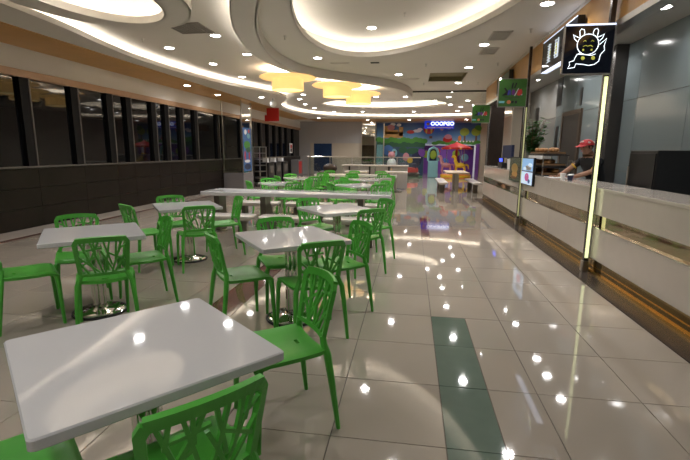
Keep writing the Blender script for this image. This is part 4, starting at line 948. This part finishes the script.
part('pole', MB().tube([(0, 0, .2), (0, 0, 1.7)], .07, 12), RED, cr_); part('canopy', MB().lathe([(.82, 1.62), (.84, 1.72), (.45, 1.86), (.1, 1.98), (.03, 2.05)], n=28), RED, cr_)
for i in range(9): a = 2*PI*i/9; part('canopy_bulb', MB().ball((.83*math.cos(a), .83*math.sin(a), 1.66), .06, 8), (ORANGE, YEL, RED)[i % 3], cr_)
def horse(x, y, mm, nme):
    h = MB(); h.ball((x, y, .72), .17, 12, sx=1.7, sz=.85); h.tube([(x-.2, y, .78), (x-.3, y, 1.0), (x-.30, y, 1.18)], [.12, .09, .07], 10); h.ball((x-.38, y, 1.2), .09, 10, sx=1.5)
    for dx in (-.2, .2):
        for dy in (-.08, .08): h.tube([(x+dx, y+dy, .68), (x+dx*1.2, y+dy, .45), (x+dx*1.05, y+dy, .26)], [.065, .05, .04], 8)
    h.tube([(x+.28, y, .78), (x+.42, y, .72), (x+.46, y, .52)], [.05, .05, .02], 8); part(nme, h, mm, cr_, True); part('horse_pole', MB().tube([(x, y, .6), (x, y, 1.64)], .02, 6), CHROME, cr_)
horse(.2, -.5, YEL, 'yellow_horse'); horse(-.55, -.1, PINK, 'pink_horse'); horse(.45, .3, PURPLE, 'purple_horse')
ak = thing('arcade_arch', 'pale teal arched kiddie machine left of the carousel', 'game machine', (1.25, 25.9, 0))
part('body', MB().bbox(-.28, .28, -.3, .3, 0, .95, .05), TEAL, ak, True); arch = [(-.28, .95), (-.28, 1.4), (-.2, 1.62), (0, 1.72), (.2, 1.62), (.28, 1.4), (.28, .95)]
part('arch', MB().tube([(a, 0, c) for a, c in arch], .075, 10), TEAL, ak, True); part('screen', MB().ball((0, .05, 1.3), .2, 12, sy=.2, sz=1.3), LIME, ak, True); part('screen_back', MB().bbox(-.24, .24, .1, .2, .95, 1.62, .02), NAVY, ak)
for i, (x, y, mm, l) in enumerate(((.0, 25.3, RED, 'red bumper car on the dark green mat, left of the teal machine'), (-.62, 26.08, ORANGE, 'orange bumper car behind the red one on the dark green mat'))):
    t = thing('bumper_car', l, 'ride', (x, y, .0605)); part('bumper', MB().lathe([(.42, .0), (.5, .08), (.5, .18), (.42, .24)], n=24, sy=.7), BLACK, t, True); part('shell', MB().lathe([(.40, .22), (.42, .40), (.34, .52), (.28, .50)], n=24, sy=.72), mm, t, True); part('seat', MB().bbox(.05, .3, -.2, .2, .4, .75, .04), NAVY, t, True); part('steering_wheel', MB().tube([(-.12, -.1, .6), (-.14, 0, .66), (-.12, .1, .6)], .02, 6), BLACK, t)
fm = thing('play_mat', 'dark green raised mat under the bumper cars', 'mat', (-.3, 25.65, 0)); part('mat_top', MB().bbox(-1.0, .95, -.85, .9, 0, .06, .02), DKGRN, fm)
kd = thing('plush_figure', 'white and brown plush ride figure behind the bumper cars', 'ride', (-1.2, 27.0, 0)); part('body', MB().ball((0, 0, .75), .3, 12, sz=1.1), WHITE, kd, True); part('head', MB().ball((0, -.05, 1.25), .22, 12), PINK, kd, True); part('base', MB().lathe([(.4, 0), (.4, .3), (.25, .45)], n=18), SAND, kd, True); part('ear', MB().ball((-.16, 0, 1.45), .07, 8), BROWN, kd, True); part('ear', MB().ball((.16, 0, 1.45), .07, 8), BROWN, kd, True)
bs = thing('blue_lightbox_sign', 'blue light box sign with white letters above the play area', 'sign', (1.57, YF-.55, 3.08))
part('box', MB().box(-.86, .86, -.08, .08, -.24, .20), SIGNBLUE, bs); lm = text_mesh('OOOPGO', .30, .006, .012)
part('lettering', lm, SIGNWHT, bs, rot=(PI/2, 0, 0), loc=(.18, -.085, .03)); part('logo', MB().ball((-.66, -.085, .02), 1, 12, sx=.10, sy=.006, sz=.09), SAND, bs); part('lower_band', MB().box(-.7, .8, -.088, -.08, -.21, -.15), WHITE, bs)
ds = thing('display_shelf', 'white slim display shelf right of the mural', 'shelf', (3.05, 17.6, 0))
part('back_panel', MB().box(-.14, .14, .16, .2, 0, 2.6), WHITE, ds); part('side_panel', MB().box(-.16, -.14, -.15, .2, 0, 2.6), WHITE, ds); part('side_panel', MB().box(.14, .16, -.15, .2, 0, 2.6), STEEL, ds)
for i in range(6): part('shelf', MB().box(-.14, .14, -.15, .16, .6+i*.36, .63+i*.36), BLACK, ds)
part('red_goods', MB().bbox(-.12, .12, -.1, .1, 1.0, 1.12, .02), RED, ds)
